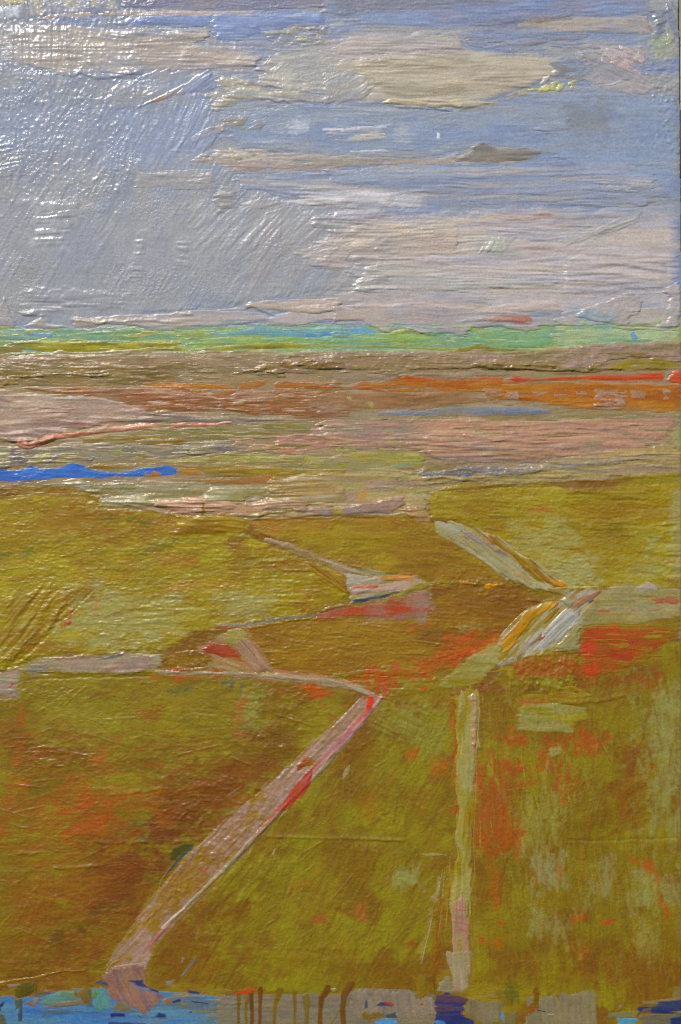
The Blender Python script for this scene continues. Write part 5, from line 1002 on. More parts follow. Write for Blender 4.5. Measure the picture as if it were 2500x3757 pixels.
# red field and its scraps
piece('U',[(870,1052),(890,1012),(960,995),(1150,990),(1380,1000),(1495,1020),(1495,1100),(1400,1200),(1250,1262),(1100,1335),(990,1364),(930,1352),(880,1312),(870,1180)],[(164,72,20),(154,64,18),(150,82,24)],'vermilion brown field at the right',name='field_patch',par='field_area',rag=(14,6),bl=16,br=(.7,13),gl=.38)
tint('U',[(880,1110),(975,1105),(985,1180),(890,1185)],(190,58,24),.8,14,.9); tint('U',[(1040,1000),(1120,1000),(1100,1080),(1040,1060)],(180,62,24),.6,14,1.0); tint('U',[(900,1280),(1000,1290),(980,1360),(920,1350)],(190,66,26),.7,12,1.0)
tint('U',[(430,1270),(560,1230),(860,1200),(870,1330),(640,1340),(430,1340)],(156,80,20),.8,16,1.2,(30,24))
piece('U',[(1270,1090),(1340,1070),(1450,1062),(1450,1112),(1330,1108)],[(150,120,48)],'khaki streak on the vermilion field',name='field_patch',par='field_area')
piece('U',[(1210,1172),(1300,1160),(1390,1140),(1370,1190),(1330,1205),(1280,1180)],[(146,118,46),(150,104,40)],'khaki scrap on the vermilion field',name='field_patch',par='field_area')
relief('U',[(440,1250),(860,1210),(860,1440),(440,1440)],3.0,None,soft=14,lump=(14,11))
piece('U',[(200,1250),(330,1060),(500,880),(700,800),(820,760),(1012,742),(1000,900),(884,1012),(864,1172),(640,1190),(480,1232),(300,1310)],[(160,148,98),(154,132,66),(166,160,136)],'mixed khaki ground of the crossing',d=-45,br=(1.8,11),bl=6,ms=(90,26))
piece('U',[(-150,275),(60,290),(300,375),(640,600),(785,742),(560,765),(300,650),(60,475),(-110,385)],[(158,148,98),(152,136,72),(162,156,120)],'mixed khaki ground of the upper right track',d=38,br=(1.6,11),bl=6,ms=(90,26))
piece('T',[(-260,1200),(-100,1090),(130,980),(182,1080),(345,1332),(160,1355),(-220,1352)],[(156,130,84),(158,118,80),(150,124,60)],'mixed tan ground of the left crossing',d=30,br=(1.8,11),bl=7,ms=(80,26))
piece('T',[(690,585),(1000,640),(1310,650),(1410,720),(1385,772),(1180,785),(855,850),(820,700)],[(160,146,116),(164,134,112),(154,140,88)],'mixed khaki ground of the pink fan',d=-10,br=(1.8,11),bl=6,ms=(80,26))
piece('T',[(40,1322),(340,1325),(620,1352),(900,1400),(1010,1442),(760,1440),(420,1392),(40,1372)],[(158,134,92),(162,138,108),(154,114,80)],'tan track between the left crossing and the road fork',d=8,br=(2.0,10),lump=.6,bl=5,ms=(60,18))
paint('dragged_stroke','U',[(870,1000),(1500,1000),(1500,1200),(1000,1360),(880,1300)],[(146,110,40),(150,90,30)],'field_area','dry ochre paint scuffed over the vermilion field',cov=.3,cs=(60,9),th=.6,rag=(14,6))
paint('dragged_stroke','J',[(640,400),(1080,330),(1080,600),(820,700),(640,840)],[(134,116,26),(150,138,60)],'field_area','dry olive paint scuffed over the rust patch',d=80,cov=.34,cs=(70,10),th=.6,rag=(14,6))
# right hand track
piece('U',[(870,960),(890,890),(1000,765),(1100,720),(1240,718),(1600,735),(1600,950),(1430,962),(1300,982),(1150,1002),(900,1004)],[(152,140,90),(148,134,78),(156,146,104)],'grey khaki track running to the right edge',bl=8)
piece('U',[(1245,735),(1330,700),(1420,728),(1400,772),(1280,774)],[(164,156,140)],'lilac grey dab on the right hand track',bl=14)
for pp in ([(1320,832),(1420,808),(1545,818),(1545,862),(1350,864)],[(978,896),(1020,885),(1092,894),(1082,913),(1000,914)],[(1195,900),(1250,895),(1240,910)],[(1340,895),(1440,885),(1420,905),(1350,908)],[(1440,800),(1540,785),(1550,815),(1470,820)]):
    piece('U',pp,[(172,96,76),(160,112,84)],'rose fleck on the right hand track',name='paint_fleck',cov=.85,cs=(20,9))
relief('U',[(1050,720),(1400,740),(1400,860),(1050,860)],1.8,12,soft=14)
# upper right track
piece('U',[(-60,370),(0,300),(80,330),(130,370),(250,450),(350,560),(470,668),(605,738),(545,752),(440,702),(370,692),(250,582),(100,462),(-40,400)],[(152,142,98),(148,132,92),(156,150,112)],'grey khaki track in the upper right field',d=40,br=(1.8,10))
piece('U',[(-140,280),(-60,290),(40,300),(90,330),(0,400),(-60,360)],[(160,156,128),(150,136,80)],'pale head of the upper right track',d=30,br=(2.0,10),th=1.2)
piece('U',[(45,392),(60,340),(120,350),(240,420),(302,472),(270,474),(140,422)],[(154,140,132),(146,128,116)],'mauve grey stretch of the upper right track',d=40,lump=.6)
piece('U',[(190,390),(270,400),(292,440),(250,464),(210,424)],[(168,124,88)],'peach dab on the upper right track',th=1.3)
piece('U',[(250,482),(320,468),(362,500),(350,527),(310,517)],[(126,108,104)],'dark mauve chip on the upper right track')
piece('U',[(385,650),(430,640),(514,682),(490,694)],[(158,130,90)],'tan sliver on the upper right track')
piece('U',[(140,350),(290,380),(400,490),(560,560),(640,650),(765,742),(700,747),(560,692),(450,582),(330,472)],[(150,118,24),(162,130,36),(138,98,16)],'ochre bank beside the upper right track',d=40,br=(2.0,10),lump=.8,th=1.3)
piece('U',[(460,600),(478,590),(506,628),(494,636)],[(132,86,22)],'brown nick on the ochre bank',name='paint_fleck')
piece('U',[(425,490),(470,525),(520,545)],[(196,180,120)],'pale lip of paint on the ochre bank',name='paint_lip',w=[5,10,5],th=2.0,rag=(3,2))
piece('U',[(618,640),(680,680),(760,700),(792,746),(690,742),(640,682)],[(196,146,30),(186,136,30)],'bright yellow dab where the tracks meet',th=1.8,d=30)
piece('U',[(700,747),(850,741),(1000,737)],[(190,170,104)],'pale lip along the top of the crossing',name='paint_lip',w=[8,9,5],th=1.8,rag=(3,2))
ridge('U',[(540,742),(640,752),(740,790)],3.2,13); ridge('U',[(480,832),(600,838),(720,825)],2.2,10)
piece('T',[(1040,690),(1180,655),(1300,662),(1260,700)],[(150,120,30)],'ochre scrap above the central field',bl=12)
piece('U',[(200,740),(215,712),(290,715),(330,712),(300,730),(240,748)],[(196,134,22)],'bright amber fleck on the central field',name='paint_fleck',th=1.4)
piece('U',[(60,700),(110,695),(100,715),(70,715)],[(186,126,24)],'small amber fleck on the central field',name='paint_fleck',th=1.2)
# crossing
piece('U',[(-20,1310),(100,1210),(240,1130),(300,1120),(340,1170),(300,1230),(330,1260),(240,1330),(200,1400),(60,1440),(-60,1450),(-120,1420)],[(152,140,68),(148,132,56),(156,146,84)],'pale olive patch left of the golden stroke',bl=8,th=1.2)
tint('U',[(100,1200),(240,1120),(330,1060),(320,1100),(200,1180)],(180,130,70),.7,8,.9,(30,12),d=-35)
piece('U',[(735,900),(800,888),(885,925),(810,1020),(735,1100),(640,1152),(540,1192),(495,1205),(580,1120),(640,1020)],[(160,158,148),(152,148,132),(168,166,156)],'pale grey brush stroke below the crossing',d=-48,br=(2.0,10),th=1.4)
piece('U',[(795,1025),(862,958),(884,1010),(862,1060),(862,1167),(690,1178),(740,1102)],[(152,144,96),(158,150,112)],'khaki slab below the crossing',th=1.6)
ridge('U',[(690,1184),(780,1178),(862,1168)],2.4,9,rag=2)
piece('U',[(720,868),(560,990),(450,1100),(418,1192),(470,1172),(560,1062),(660,972),(742,892)],[(152,142,72),(160,148,96),(140,118,40)],'khaki brush stroke beside the golden stroke',d=-48,br=(2.2,10),th=1.4)
piece('U',[(705,828),(600,848),(490,920),(400,1010),(330,1100),(328,1192),(400,1182),(442,1082),(560,962),(702,872)],[(188,140,42),(204,160,76),(164,132,48),(176,124,30)],'bright golden brush stroke below the crossing',d=-45,br=(2.6,10),th=1.8,ms=(120,12))
piece('U',[(420,1222),(470,1122),(570,1040),(642,1082),(560,1132),(480,1182),(440,1252)],[(148,112,86),(158,150,132),(140,104,70)],'mauve red dabs beside the grey stroke',d=-48,br=(2.2,9),lump=.9,th=1.3)
piece('U',[(286,1262),(400,1208),(442,1240),(380,1272),(300,1294)],[(154,148,130)],'pale grey dab below the golden stroke',th=1.3)
piece('U',[(260,1330),(330,1290),(420,1280),(410,1372),(380,1392),(370,1310),(300,1320)],[(156,136,38),(130,100,24)],'yellow scrap below the grey dab',cov=.9,th=1.2)
piece('U',[(720,832),(780,800),(824,840),(812,892),(770,872)],[(154,148,116),(160,140,84)],'khaki knot at the crossing',th=1.6,lump=.8)
piece('U',[(820,832),(920,780),(1012,744),(1014,772),(970,822),(900,862),(820,902)],[(158,118,88),(150,104,76)],'peach brown wedge at the crossing',d=-35,br=(1.8,9),th=1.3)
piece('U',[(918,832),(976,798),(962,832),(930,852)],[(84,84,104)],'slate chip at the crossing',name='paint_fleck')
piece('U',[(848,934),(868,884),(882,900),(866,942)],[(112,92,104)],'purple chip at the crossing',name='paint_fleck')
piece('U',[(690,870),(705,826),(735,840),(720,876)],[(168,90,56)],'rust chip at the crossing',name='paint_fleck')
# centre left fan
piece('T',[(270,415),(330,405),(430,430),(560,500),(680,540),(820,580),(905,622),(1000,655),(860,642),(720,602),(600,552),(420,492)],[(148,128,90),(152,122,88),(140,116,60)],'mauve brown track across the upper fields',d=22,br=(2.0,10),lump=.5)
piece('T',[(560,560),(720,600),(822,648),(832,740),(872,802),(800,792),(640,702)],[(150,120,24),(162,140,40),(138,100,16)],'ochre brushed tip of the left field',par='field_area',name='field_patch',d=35,br=(2.4,10),bl=18)
piece('T',[(700,600),(730,598),(800,640),(770,640)],[(172,98,60)],'rust edge on the mauve track',name='paint_fleck')
piece('T',[(860,612),(960,600),(1110,640),(1180,650),(1060,680),(940,640)],[(146,140,100),(120,116,84)],'murky khaki scrap above the pink fan')
piece('T',[(812,640),(940,638),(1042,690),(900,722),(828,722)],[(164,160,140),(156,148,118)],'pale grey slip of the pink fan')
piece('T',[(836,742),(900,710),(1050,728),(1200,690),(1305,688),(1305,722),(1180,762),(1000,782),(876,804)],[(172,128,114),(164,146,126),(178,150,132)],'pink brushed fan at centre left',d=-12,br=(2.8,9),th=1.2,ms=(160,9))
piece('T',[(838,728),(1000,715),(1062,726),(1040,747),(860,748)],[(172,88,78),(168,112,100)],'red streak in the pink fan',d=-3)
piece('T',[(1055,662),(1250,648),(1305,670),(1280,692),(1060,692)],[(188,142,56),(180,120,60)],'golden streak at the end of the pink fan',d=-4,br=(2.2,9))
piece('T',[(1180,632),(1300,640),(1260,657),(1180,652)],[(180,112,70)],'salmon streak at the end of the pink fan')
piece('T',[(586,968),(640,914),(760,880),(960,850),(1090,832),(1110,800),(1240,800),(1300,770),(1392,760),(1412,890),(1380,942),(1200,972),(1100,967),(900,957),(760,962)],[(160,84,64),(152,104,90),(168,72,50)],'dull red patch under the dark blue wedge',bl=8,br=(.6,14))
tint('T',[(1230,790),(1400,750),(1410,890),(1340,940),(1300,860)],(148,124,108),.8,20,.9); tint('T',[(1000,840),(1100,820),(1080,940),(980,940)],(150,112,96),.6,18,1.0)
piece('T',[(1080,822),(1200,770),(1300,700),(1402,712),(1392,762),(1320,762),(1200,802)],[(154,142,76),(146,128,60)],'khaki scrap right of the pink fan',d=-20,lump=.5)
piece('T',[(848,860),(890,815),(1050,790),(1180,762),(1192,776),(1060,822)],[(44,64,104),(52,72,104)],'dark blue wedge under the pink fan')
ridge('T',[(600,930),(700,890),(850,850)],2.6,12)
piece('T',[(100,1000),(280,976),(440,942),(600,938)],[(122,118,104),(150,130,112),(96,98,92)],'slate line edging the left field',name='road_stripe',w=[14,15,14,8],th=1.2,rag=(6,3))
ridge('T',[(110,992),(280,968),(440,936),(600,925)],2.2,11)
# left crossing
piece('T',[(-120,1010),(-20,985),(110,985),(130,1015),(20,1030),(-80,1030)],[(168,92,62),(160,108,72)],'red scrap at the head of the brown fan')
piece('T',[(-20,1100),(0,1020),(120,1010),(150,1080),(100,1130),(20,1130)],[(154,142,74),(146,128,54)],'khaki scrap at the head of the brown fan',lump=.5)
piece('T',[(-180,1180),(-120,1130),(0,1130),(60,1150),(132,1262),(60,1240),(-60,1210)],[(164,74,54),(156,64,46)],'brick red wedge at the left crossing')
piece('T',[(40,1120),(120,1080),(162,1090),(212,1182),(322,1322),(200,1342),(110,1242)],[(156,122,94),(164,136,106),(144,100,70)],'brown fan of strokes at the left crossing',d=50,br=(3.0,10),th=1.3,ms=(120,10))
piece('T',[(-200,1270),(-60,1230),(100,1270),(200,1340),(100,1360),(-60,1340)],[(150,120,74),(148,130,84),(140,100,44)],'tan strokes below the brick red wedge',d=20,br=(2.2,10))
piece('T',[(60,1330),(180,1338),(330,1328)],[(168,150,62)],'pale yellow lip under the brown fan',name='paint_lip',w=[6,12,6],th=2.4,rag=(3,3))
piece('S',[(1130,1250),(1180,1200),(1300,1170),(1420,1180),(1480,1230),(1440,1290),(1330,1312),(1220,1310)],[(140,110,34),(130,96,28)],'crusty ochre patch at the left crossing',lump=2.0,th=1.3)
ridge('S',[(1200,1300),(1320,1314),(1450,1296)],2.8,11)
tint('S',[(1020,1330),(1568,1310),(1568,1360),(1060,1350)],(160,96,40),.75,10,1.1,(40,14)); tint('S',[(1190,1310),(1260,1310),(1240,1370),(1200,1360)],(178,78,48),.7,8,.9); tint('S',[(1480,1310),(1540,1310),(1530,1360),(1490,1360)],(178,78,48),.7,8,.9)
piece('S',[(-60,1330),(60,1310),(170,1280),(260,1228),(480,1210),(700,1210),(870,1180),(1060,1200),(1132,1210),(1142,1280),(1060,1312),(860,1342),(700,1332),(300,1322),(160,1330),(130,1400),(110,1480),(-60,1500)],[(152,142,112),(146,134,108),(156,136,114)],'grey track at the left',bl=8,th=1.1)
piece('S',[(715,1292),(800,1240),(1040,1200),(1072,1262),(1060,1302),(880,1332),(740,1334)],[(154,130,112),(146,124,108)],'mauve grey stretch of the left track',lump=.5,bl=8)
tint('S',[(180,1290),(260,1240),(300,1300),(240,1320)],(120,122,124),.7,12,.9); tint('S',[(-20,1400),(120,1380),(110,1470),(-20,1480)],(150,132,120),.7,14,.9)
ridge('S',[(370,1230),(520,1225),(640,1215)],2.6,11); ridge('S',[(700,1200),(880,1190)],2.2,11); ridge('S',[(760,1344),(900,1336),(1020,1318)],2.2,11)
piece('S',[(620,1246),(720,1216),(880,1184),(870,1204),(740,1240)],[(112,104,110),(146,130,104)],'slate scratch on the left track',name='paint_fleck',cov=.85)
piece('S',[(380,1222),(450,1214),(440,1232),(390,1238)],[(172,110,92)],'rose fleck on the left track',name='paint_fleck')
piece('S',[(62,1430),(78,1390),(108,1388),(100,1416),(80,1436)],[(178,84,66)],'rose fleck on the grey block at the left edge',name='paint_fleck')
piece('S',[(-40,1310),(10,1298),(20,1312),(-40,1330)],[(170,86,66)],'red fleck at the left edge',name='paint_fleck')
piece('S',[(430,1000),(455,962),(498,980),(480,1002),(455,1006)],[(178,90,72)],'red fleck on the left field',name='paint_fleck')
piece('S',[(485,920),(500,884),(530,880),(510,915)],[(160,100,72)],'rust slip on the left field',name='paint_fleck')
piece('S',[(650,865),(665,845),(690,842),(672,860)],[(176,96,76)],'tiny red tick on the left field',name='paint_fleck')
ridge('S',[(660,755),(540,870),(430,960),(300,1110),(160,1230),(40,1290)],-2.6,14,rag=10)
relief('S',[(640,730),(560,830),(420,980),(280,1120),(100,1250),(0,1290),(20,1220),(240,1080),(420,900),(560,760)],4.0,None,soft=14,lump=(16,14),noise=1.0)
piece('S',[(1090,1318),(1300,1332),(1568,1338),(1900,1348),(2200,1378),(2400,1420),(2560,1470)],[(160,140,108),(156,124,88),(164,150,120)],'pale lumpy track joining the left crossing to the road fork',name='road_stripe',w=[16,18,20,22,26,24,16],th=1.3,lump=.8,rag=(14,5))
piece('T',[(270,412),(430,452),(600,535),(760,590),(900,635),(1000,660)],[(154,136,104),(158,128,98),(146,124,76)],'pale mauve line across the upper fields',name='road_stripe',w=[18,28,30,26,20,10],th=1.3,lump=.5,rag=(12,5))
piece('T',[(-60,1000),(120,1000),(280,978),(440,945),(600,936),(740,900),(860,862)],[(150,142,112),(142,132,104),(120,118,104)],'pale grey line edging the left field',name='road_stripe',w=[14,16,14,13,10,8,5],th=1.2,rag=(8,4))
# furrowed block and cream tail under the peach strip
piece('S',[(1215,245),(1300,235),(1568,228),(1700,262),(1740,300),(1700,345),(1568,372),(1300,372),(1150,368),(1210,330)],[(150,122,34),(160,136,50),(140,108,28)],'furrowed golden block under the peach strip',name='field_patch',par='field_area',br=(3.4,11),th=1.0)
piece('S',[(676,176),(690,110),(860,100),(1032,100),(1055,182),(880,187),(760,190)],[(168,160,122),(156,146,100)],'cream combed tail under the blue streak',par='midground_area',name='earth_band',br=(3.0,11),th=1.2)
piece('S',[(1050,192),(1080,130),(1380,108),(1568,120),(1640,170),(1620,225),(1400,236),(1220,237),(1150,202)],[(188,146,120),(176,138,108),(182,154,124)],'peach combed strip at left centre',par='midground_area',name='earth_band',br=(3.2,11),th=1.2)
piece('S',[(1380,240),(1390,150),(1420,150),(1415,240)],[(140,110,34)],'olive notch in the peach strip',name='paint_fleck',par='midground_area')
piece('T',[(-180,120),(-120,40),(100,40),(280,45),(270,110),(140,120),(100,160),(0,160),(-120,150)],[(152,144,104),(160,150,116),(146,136,84)],'olive grey slab left of centre',par='midground_area',name='earth_band',th=1.6)
piece('T',[(560,192),(640,185),(870,165),(1100,125),(1218,114),(1234,160),(1150,232),(840,242),(600,242)],[(160,126,102),(152,122,104)],'smooth dusty rose slab at centre',par='midground_area',name='earth_band',th=2.0,br=(.4,14))
tint('T',[(800,190),(1000,185),(1120,180),(1100,225),(800,235)],(142,124,116),.8,10,.6,(60,10)); tint('T',[(640,208),(704,200),(704,240),(640,244)],(152,150,138),.8,6,.7); tint('T',[(730,204),(790,200),(800,235),(740,236)],(170,156,84),.8,6,.7); tint('T',[(900,90),(970,80),(960,140),(900,140)],(190,150,70),.7,8,.8,(12,20))
piece('T',[(1250,250),(1258,195),(1340,200),(1400,215),(1400,290),(1330,285)],[(164,130,86)],'tan patch at the end of the rose slab',par='midground_area',name='earth_band')
ridge('T',[(170,280),(260,235),(400,215),(560,205)],3.0,12); ridge('T',[(140,300),(150,360),(220,420)],2.0,12)
# ================================================================== BOTTOM EDGE
paint('lower_edge_area','X',[(-60,330),(60,312),(120,330),(280,292),(500,272),(680,252),(760,300),(1100,285),(1300,300),(1560,320),(1640,330),(1640,600),(-60,600)],[(70,122,178),(62,110,168),(84,128,156)],label='blue paint along the lower left edge',rag=(10,5),th=.7,br=(.7,14),gl=.38)
q='lower_edge_area'
def edge(reg,pts,cols,label,name='edge_patch',**kw):
    kw.setdefault('rag',(9,5)); kw.setdefault('th',.8); kw.setdefault('bl',5); kw.setdefault('br',(.8,12)); kw.setdefault('gl',.38)
    paint(name,reg,pts,cols,q,label,**kw)
edge('X',[(280,335),(400,292),(520,270),(560,330),(560,382),(420,402),(280,382)],[(92,132,118),(100,122,92)],'sea green scrap on the lower left blue')
edge('X',[(270,392),(420,352),(560,332),(640,382),(560,388),(400,402),(290,412)],[(124,108,88),(112,110,94)],'tan streak on the lower left blue')
edge('X',[(640,300),(700,258),(765,270),(775,400),(700,432),(640,392)],[(90,138,130),(84,130,140)],'turquoise patch beside the mauve foot',d=80)
edge('X',[(628,342),(650,272),(700,255),(690,300),(650,347)],[(94,128,48)],'green lick beside the turquoise patch',d=80)
edge('X',[(500,292),(560,258),(640,258),(640,340),(640,387),(580,387),(540,330)],[(122,98,22),(108,92,24)],'olive tongue over the lower left blue',d=80)
edge('X',[(290,422),(420,405),(560,412),(680,420),(700,440),(560,442),(400,452),(300,466)],[(76,104,128),(86,108,112)],'slate band on the lower left blue')
edge('X',[(95,262),(150,216),(250,210),(252,290),(180,332),(130,322),(95,312)],[(82,74,24),(94,84,26)],'dark olive clump at the lower left',d=85)
edge('X',[(240,292),(340,280),(360,300),(320,314),(270,332),(240,322)],[(100,88,58),(90,92,60)],'murky brown scrap at the lower left')
edge('X',[(220,342),(260,310),(284,330),(262,372),(232,362)],[(134,124,88)],'pale khaki scrap at the lower left',d=-50)
edge('X',[(168,372),(195,345),(230,360),(272,382),(250,394),(190,384)],[(140,104,88)],'peach scrap at the lower left')
edge('X',[(100,332),(160,330),(166,382),(140,400),(120,400),(110,418)],[(84,84,62)],'grey olive drip at the lower left',d=88)
edge('X',[(124,490),(118,440),(140,385),(166,390),(160,440),(154,492)],[(72,80,92),(100,96,80)],'slate upright streak at the lower left',d=88)
edge('X',[(-40,385),(20,345),(52,345),(30,378),(6,432),(-40,432)],[(52,58,98)],'navy nick in the lower left corner')
edge('X',[(-40,432),(36,448),(50,512),(50,600),(-40,600)],[(90,88,66)],'grey brown scrap in the lower left corner')
edge('X',[(45,237),(140,225),(142,246),(60,267)],[(138,118,112)],'pale mauve scrap at the left edge near the bottom',th=1.2)
edge('X',[(-40,215),(38,214),(46,262),(-40,264)],[(140,108,22)],'ochre lump at the left edge near the bottom',th=2.0)
edge('X',[(0,226),(100,210),(250,190),(420,146),(600,140)],[(152,112,40)],'thin golden lip above the lower left blue',name='paint_lip',w=[10,12,10,9,5],th=2.2,rag=(4,3))
edge('X',[(260,236),(290,200),(330,185),(300,222),(280,240)],[(120,112,80),(80,84,92)],'pale nick under the golden lip')
edge('X',[(690,192),(760,122),(820,108),(1000,90),(1012,150),(1012,232),(1110,290),(1132,340),(1080,402),(1010,452),(940,422),(820,362),(752,312),(745,262)],[(138,100,90),(128,96,92),(146,110,88)],'dusty mauve foot of the pink road',d=62,br=(2.0,12),th=1.1)
edge('X',[(790,118),(900,100),(1000,88)],[(158,140,108)],'pale lip across the mauve foot',name='paint_lip',w=[6,10,5],th=1.8,rag=(3,2))
edge('X',[(648,232),(690,200),(752,220),(752,256),(700,242)],[(54,62,104),(70,80,100)],'navy tick left of the mauve foot')
edge('X',[(885,210),(990,204),(1012,246),(1112,272),(1112,302),(1040,282),(970,256)],[(50,60,104),(60,68,96)],'navy slash on the mauve foot')
edge('X',[(905,236),(970,262),(1040,284),(1105,304)],[(70,124,186)],'bright blue line under the navy slash',name='paint_line',w=[4,8,6,3],rag=(3,2))
edge('X',[(770,402),(800,340),(900,392),(1000,432),(900,434),(780,432)],[(118,106,68),(124,100,40)],'olive grey scrap under the mauve foot')
edge('X',[(763,470),(768,430),(872,430),(872,466)],[(42,54,112)],'navy block at the bottom left of centre')
edge('X',[(930,440),(1010,455),(1060,452),(1100,420),(1152,440),(1152,472),(960,476)],[(42,54,112)],'navy bar at the bottom left of centre')
edge('X',[(728,560),(750,488),(960,490),(1062,500),(1062,560)],[(50,58,96),(70,70,80)],'murky navy strip at the bottom edge')
edge('X',[(1120,332),(1250,310),(1400,322),(1560,330),(1570,432),(1400,442),(1280,402),(1130,382)],[(104,112,102),(92,110,124),(120,116,94)],'mottled grey strip right of the mauve foot')
for k,pp in enumerate(([(1318,345),(1440,365),(1440,380),(1330,362)],[(1278,432),(1330,414),(1332,436)],[(1508,342),(1562,300),(1562,362)],[(1285,268),(1392,288),(1380,312),(1310,302)],[(1180,350),(1250,330),(1250,360),(1200,370)])):
    edge('X',pp,[(52,62,100)],'navy fleck in the mottled grey strip',name='paint_fleck')
edge('X',[(1133,342),(1158,320),(1182,345),(1172,382)],[(164,80,58)],'small brick red dab at the bottom',name='paint_fleck')
edge('X',[(1420,432),(1560,402),(1570,482),(1420,502)],[(112,118,92),(96,120,120)],'green grey scrap left of the drips')
edge('X',[(1240,182),(1290,110),(1358,42),(1352,90),(1290,142),(1260,182)],[(114,112,104),(96,100,104)],'blue grey slash on the wedge field',d=-48,th=1.2)
edge('X',[(1248,40),(1284,42),(1276,92),(1254,86)],[(138,122,100)],'pale tick on the wedge field',name='paint_fleck',th=1.2)
edge('X',[(1146,222),(1204,200),(1192,252),(1160,256)],[(130,120,100)],'pale nick above the mottled strip',name='paint_fleck',th=1.2)
# grey strip with drips
edge('Y',[(-70,310),(100,288),(260,298),(400,298),(700,292),(870,280),(880,262),(1100,258),(1280,280),(1450,290),(1450,600),(-70,600)],[(122,114,94),(116,108,92),(128,116,94)],'grey strip behind the ochre drips')
edge('Y',[(832,402),(880,272),(1000,266),(1280,286),(1430,330),(1440,442),(1200,482),(900,462)],[(134,120,102),(124,112,100),(142,128,104)],'pinkish grey patch at the bottom centre',d=80)
DR=[(112,74,10),(104,70,10)]; DO=[(122,102,18),(114,94,16)]
for pp,w_,c in (([(80,290),(82,400),(78,600)],[34,28,26],DO),([(135,320),(133,420),(138,600)],[34,24,26],DO),([(170,300),(172,400),(174,600)],[40,32,34],DR),([(228,270),(230,400),(228,600)],[44,30,28],DR),([(365,280),(335,370),(318,600)],[56,36,34],DO),([(468,290),(470,400),(462,600)],[44,28,30],DO),
        ([(548,330),(552,420),(548,600)],[60,40,38],DO),([(700,265),(655,325),(646,420),(640,600)],[60,46,40,42],DR),([(862,235),(808,315),(800,400),(818,600)],[56,52,44,46],DR),([(784,395),(745,475),(690,560)],[12,14,16],DO)):
    edge('Y',pp,c,'ochre drip running to the bottom edge',name='paint_drip',w=[v*.55 for v in w_],th=1.0,br=(.3,10),rag=(3,3))
edge('Y',[(30,302),(100,276),(150,254),(200,257),(238,270),(200,290),(130,313),(70,300)],[(186,72,14),(172,80,20)],'orange red slip above the drips')
edge('Y',[(705,262),(760,255),(770,285),(735,298)],[(144,130,66)],'pale lump above the drips',name='paint_fleck',th=1.8)
edge('Y',[(1022,386),(1060,350),(1110,360),(1164,386),(1060,394)],[(56,58,96)],'navy smear at the bottom centre',name='paint_fleck')
edge('Y',[(1075,345),(1130,350),(1162,366),(1150,383),(1090,376)],[(168,60,44)],'red smear at the bottom centre',name='paint_fleck')
edge('Y',[(1325,372),(1345,355),(1362,375),(1345,387)],[(176,66,48)],'small red dab at the bottom centre',name='paint_fleck')
edge('Y',[(940,406),(950,340),(966,330),(974,400)],[(74,78,92)],'slate upright tick at the bottom centre',name='paint_fleck')
edge('Y',[(928,432),(1080,412),(1082,470),(930,492)],[(132,104,36),(122,100,50)],'ochre patch at the bottom centre',d=80)
edge('Y',[(1010,600),(1020,490),(1080,470),(1170,490),(1172,600)],[(76,140,188)],'light blue scrap at the bottom centre')
edge('Y',[(1080,440),(1170,420),(1180,470),(1100,470)],[(70,80,90),(130,120,100)],'slate scrap at the bottom centre')
edge('Y',[(1280,180),(1440,160),(1442,300),(1380,332),(1300,345)],[(128,108,20),(118,88,16)],'olive tongue hanging over the pinkish grey',d=85)
edge('Y',[(1448,285),(1480,202),(1530,175),(1570,230),(1560,290)],[(132,124,92)],'pale scrap at the foot of the vertical road',th=1.2)
edge('Z',[(-130,300),(-60,285),(40,310),(104,340),(64,402),(62,442),(142,490),(152,600),(-140,600),(-130,420)],[(44,54,104),(56,60,104),(90,62,80,.2)],'navy block below the vertical road')
edge('Z',[(38,440),(50,410),(66,420),(58,450)],[(150,66,70)],'red fleck on the navy block',name='paint_fleck')
edge('Z',[(-130,480),(-60,488),(-40,600),(-140,600)],[(62,120,186)],'bright blue corner below the navy block')
edge('Z',[(60,412),(110,335),(200,350),(360,350),(332,400),(332,490),(240,512),(140,490)],[(126,116,88),(118,108,78)],'grey khaki patch beside the navy block',d=85)
edge('Z',[(220,342),(250,280),(360,260),(352,352)],[(132,118,48),(126,110,36)],'pale olive block at the lower right',d=85)
tint('Z',[(360,230),(430,230),(430,340),(380,370)],(84,86,36),.7,12,1.0,(14,40))
edge('Z',[(350,432),(440,420),(442,600),(350,600)],[(112,110,78),(120,108,64)],'mottled scrap at the bottom right',d=85)
edge('Z',[(318,482),(325,420),(346,400),(352,502)],[(84,134,166)],'pale blue drip at the bottom right',name='paint_drip',d=88)
edge('Z',[(478,455),(560,422),(580,392),(600,312),(700,302),(940,279),(992,300),(998,600),(478,600)],[(130,120,90),(124,114,88),(136,124,88)],'flat grey beige block at the lower right',d=85,th=1.0)
edge('Z',[(438,600),(450,432),(545,420),(492,462),(487,600)],[(118,82,14)],'brown ochre corner beside the beige block')
edge('Z',[(565,270),(572,330),(560,400)],[(120,92,16)],'ochre drip beside the beige block',name='paint_drip',w=[24,24,8],rag=(3,3))
edge('Z',[(490,372),(510,320),(546,310),(546,370),(510,402)],[(132,118,96)],'pale upright dab beside the beige block',name='paint_fleck',d=85)
edge('Z',[(523,412),(545,394),(562,420),(540,427)],[(178,62,30)],'red tick on the beige block',name='paint_fleck')
edge('Z',[(560,414),(610,420),(656,430)],[(60,58,80)],'thin navy line on the beige block',name='paint_line',w=[4,6,3],rag=(3,2))
edge('Z',[(640,434),(692,438),(692,452),(650,450)],[(168,158,140)],'white tick on the beige block',name='paint_fleck',th=1.4)
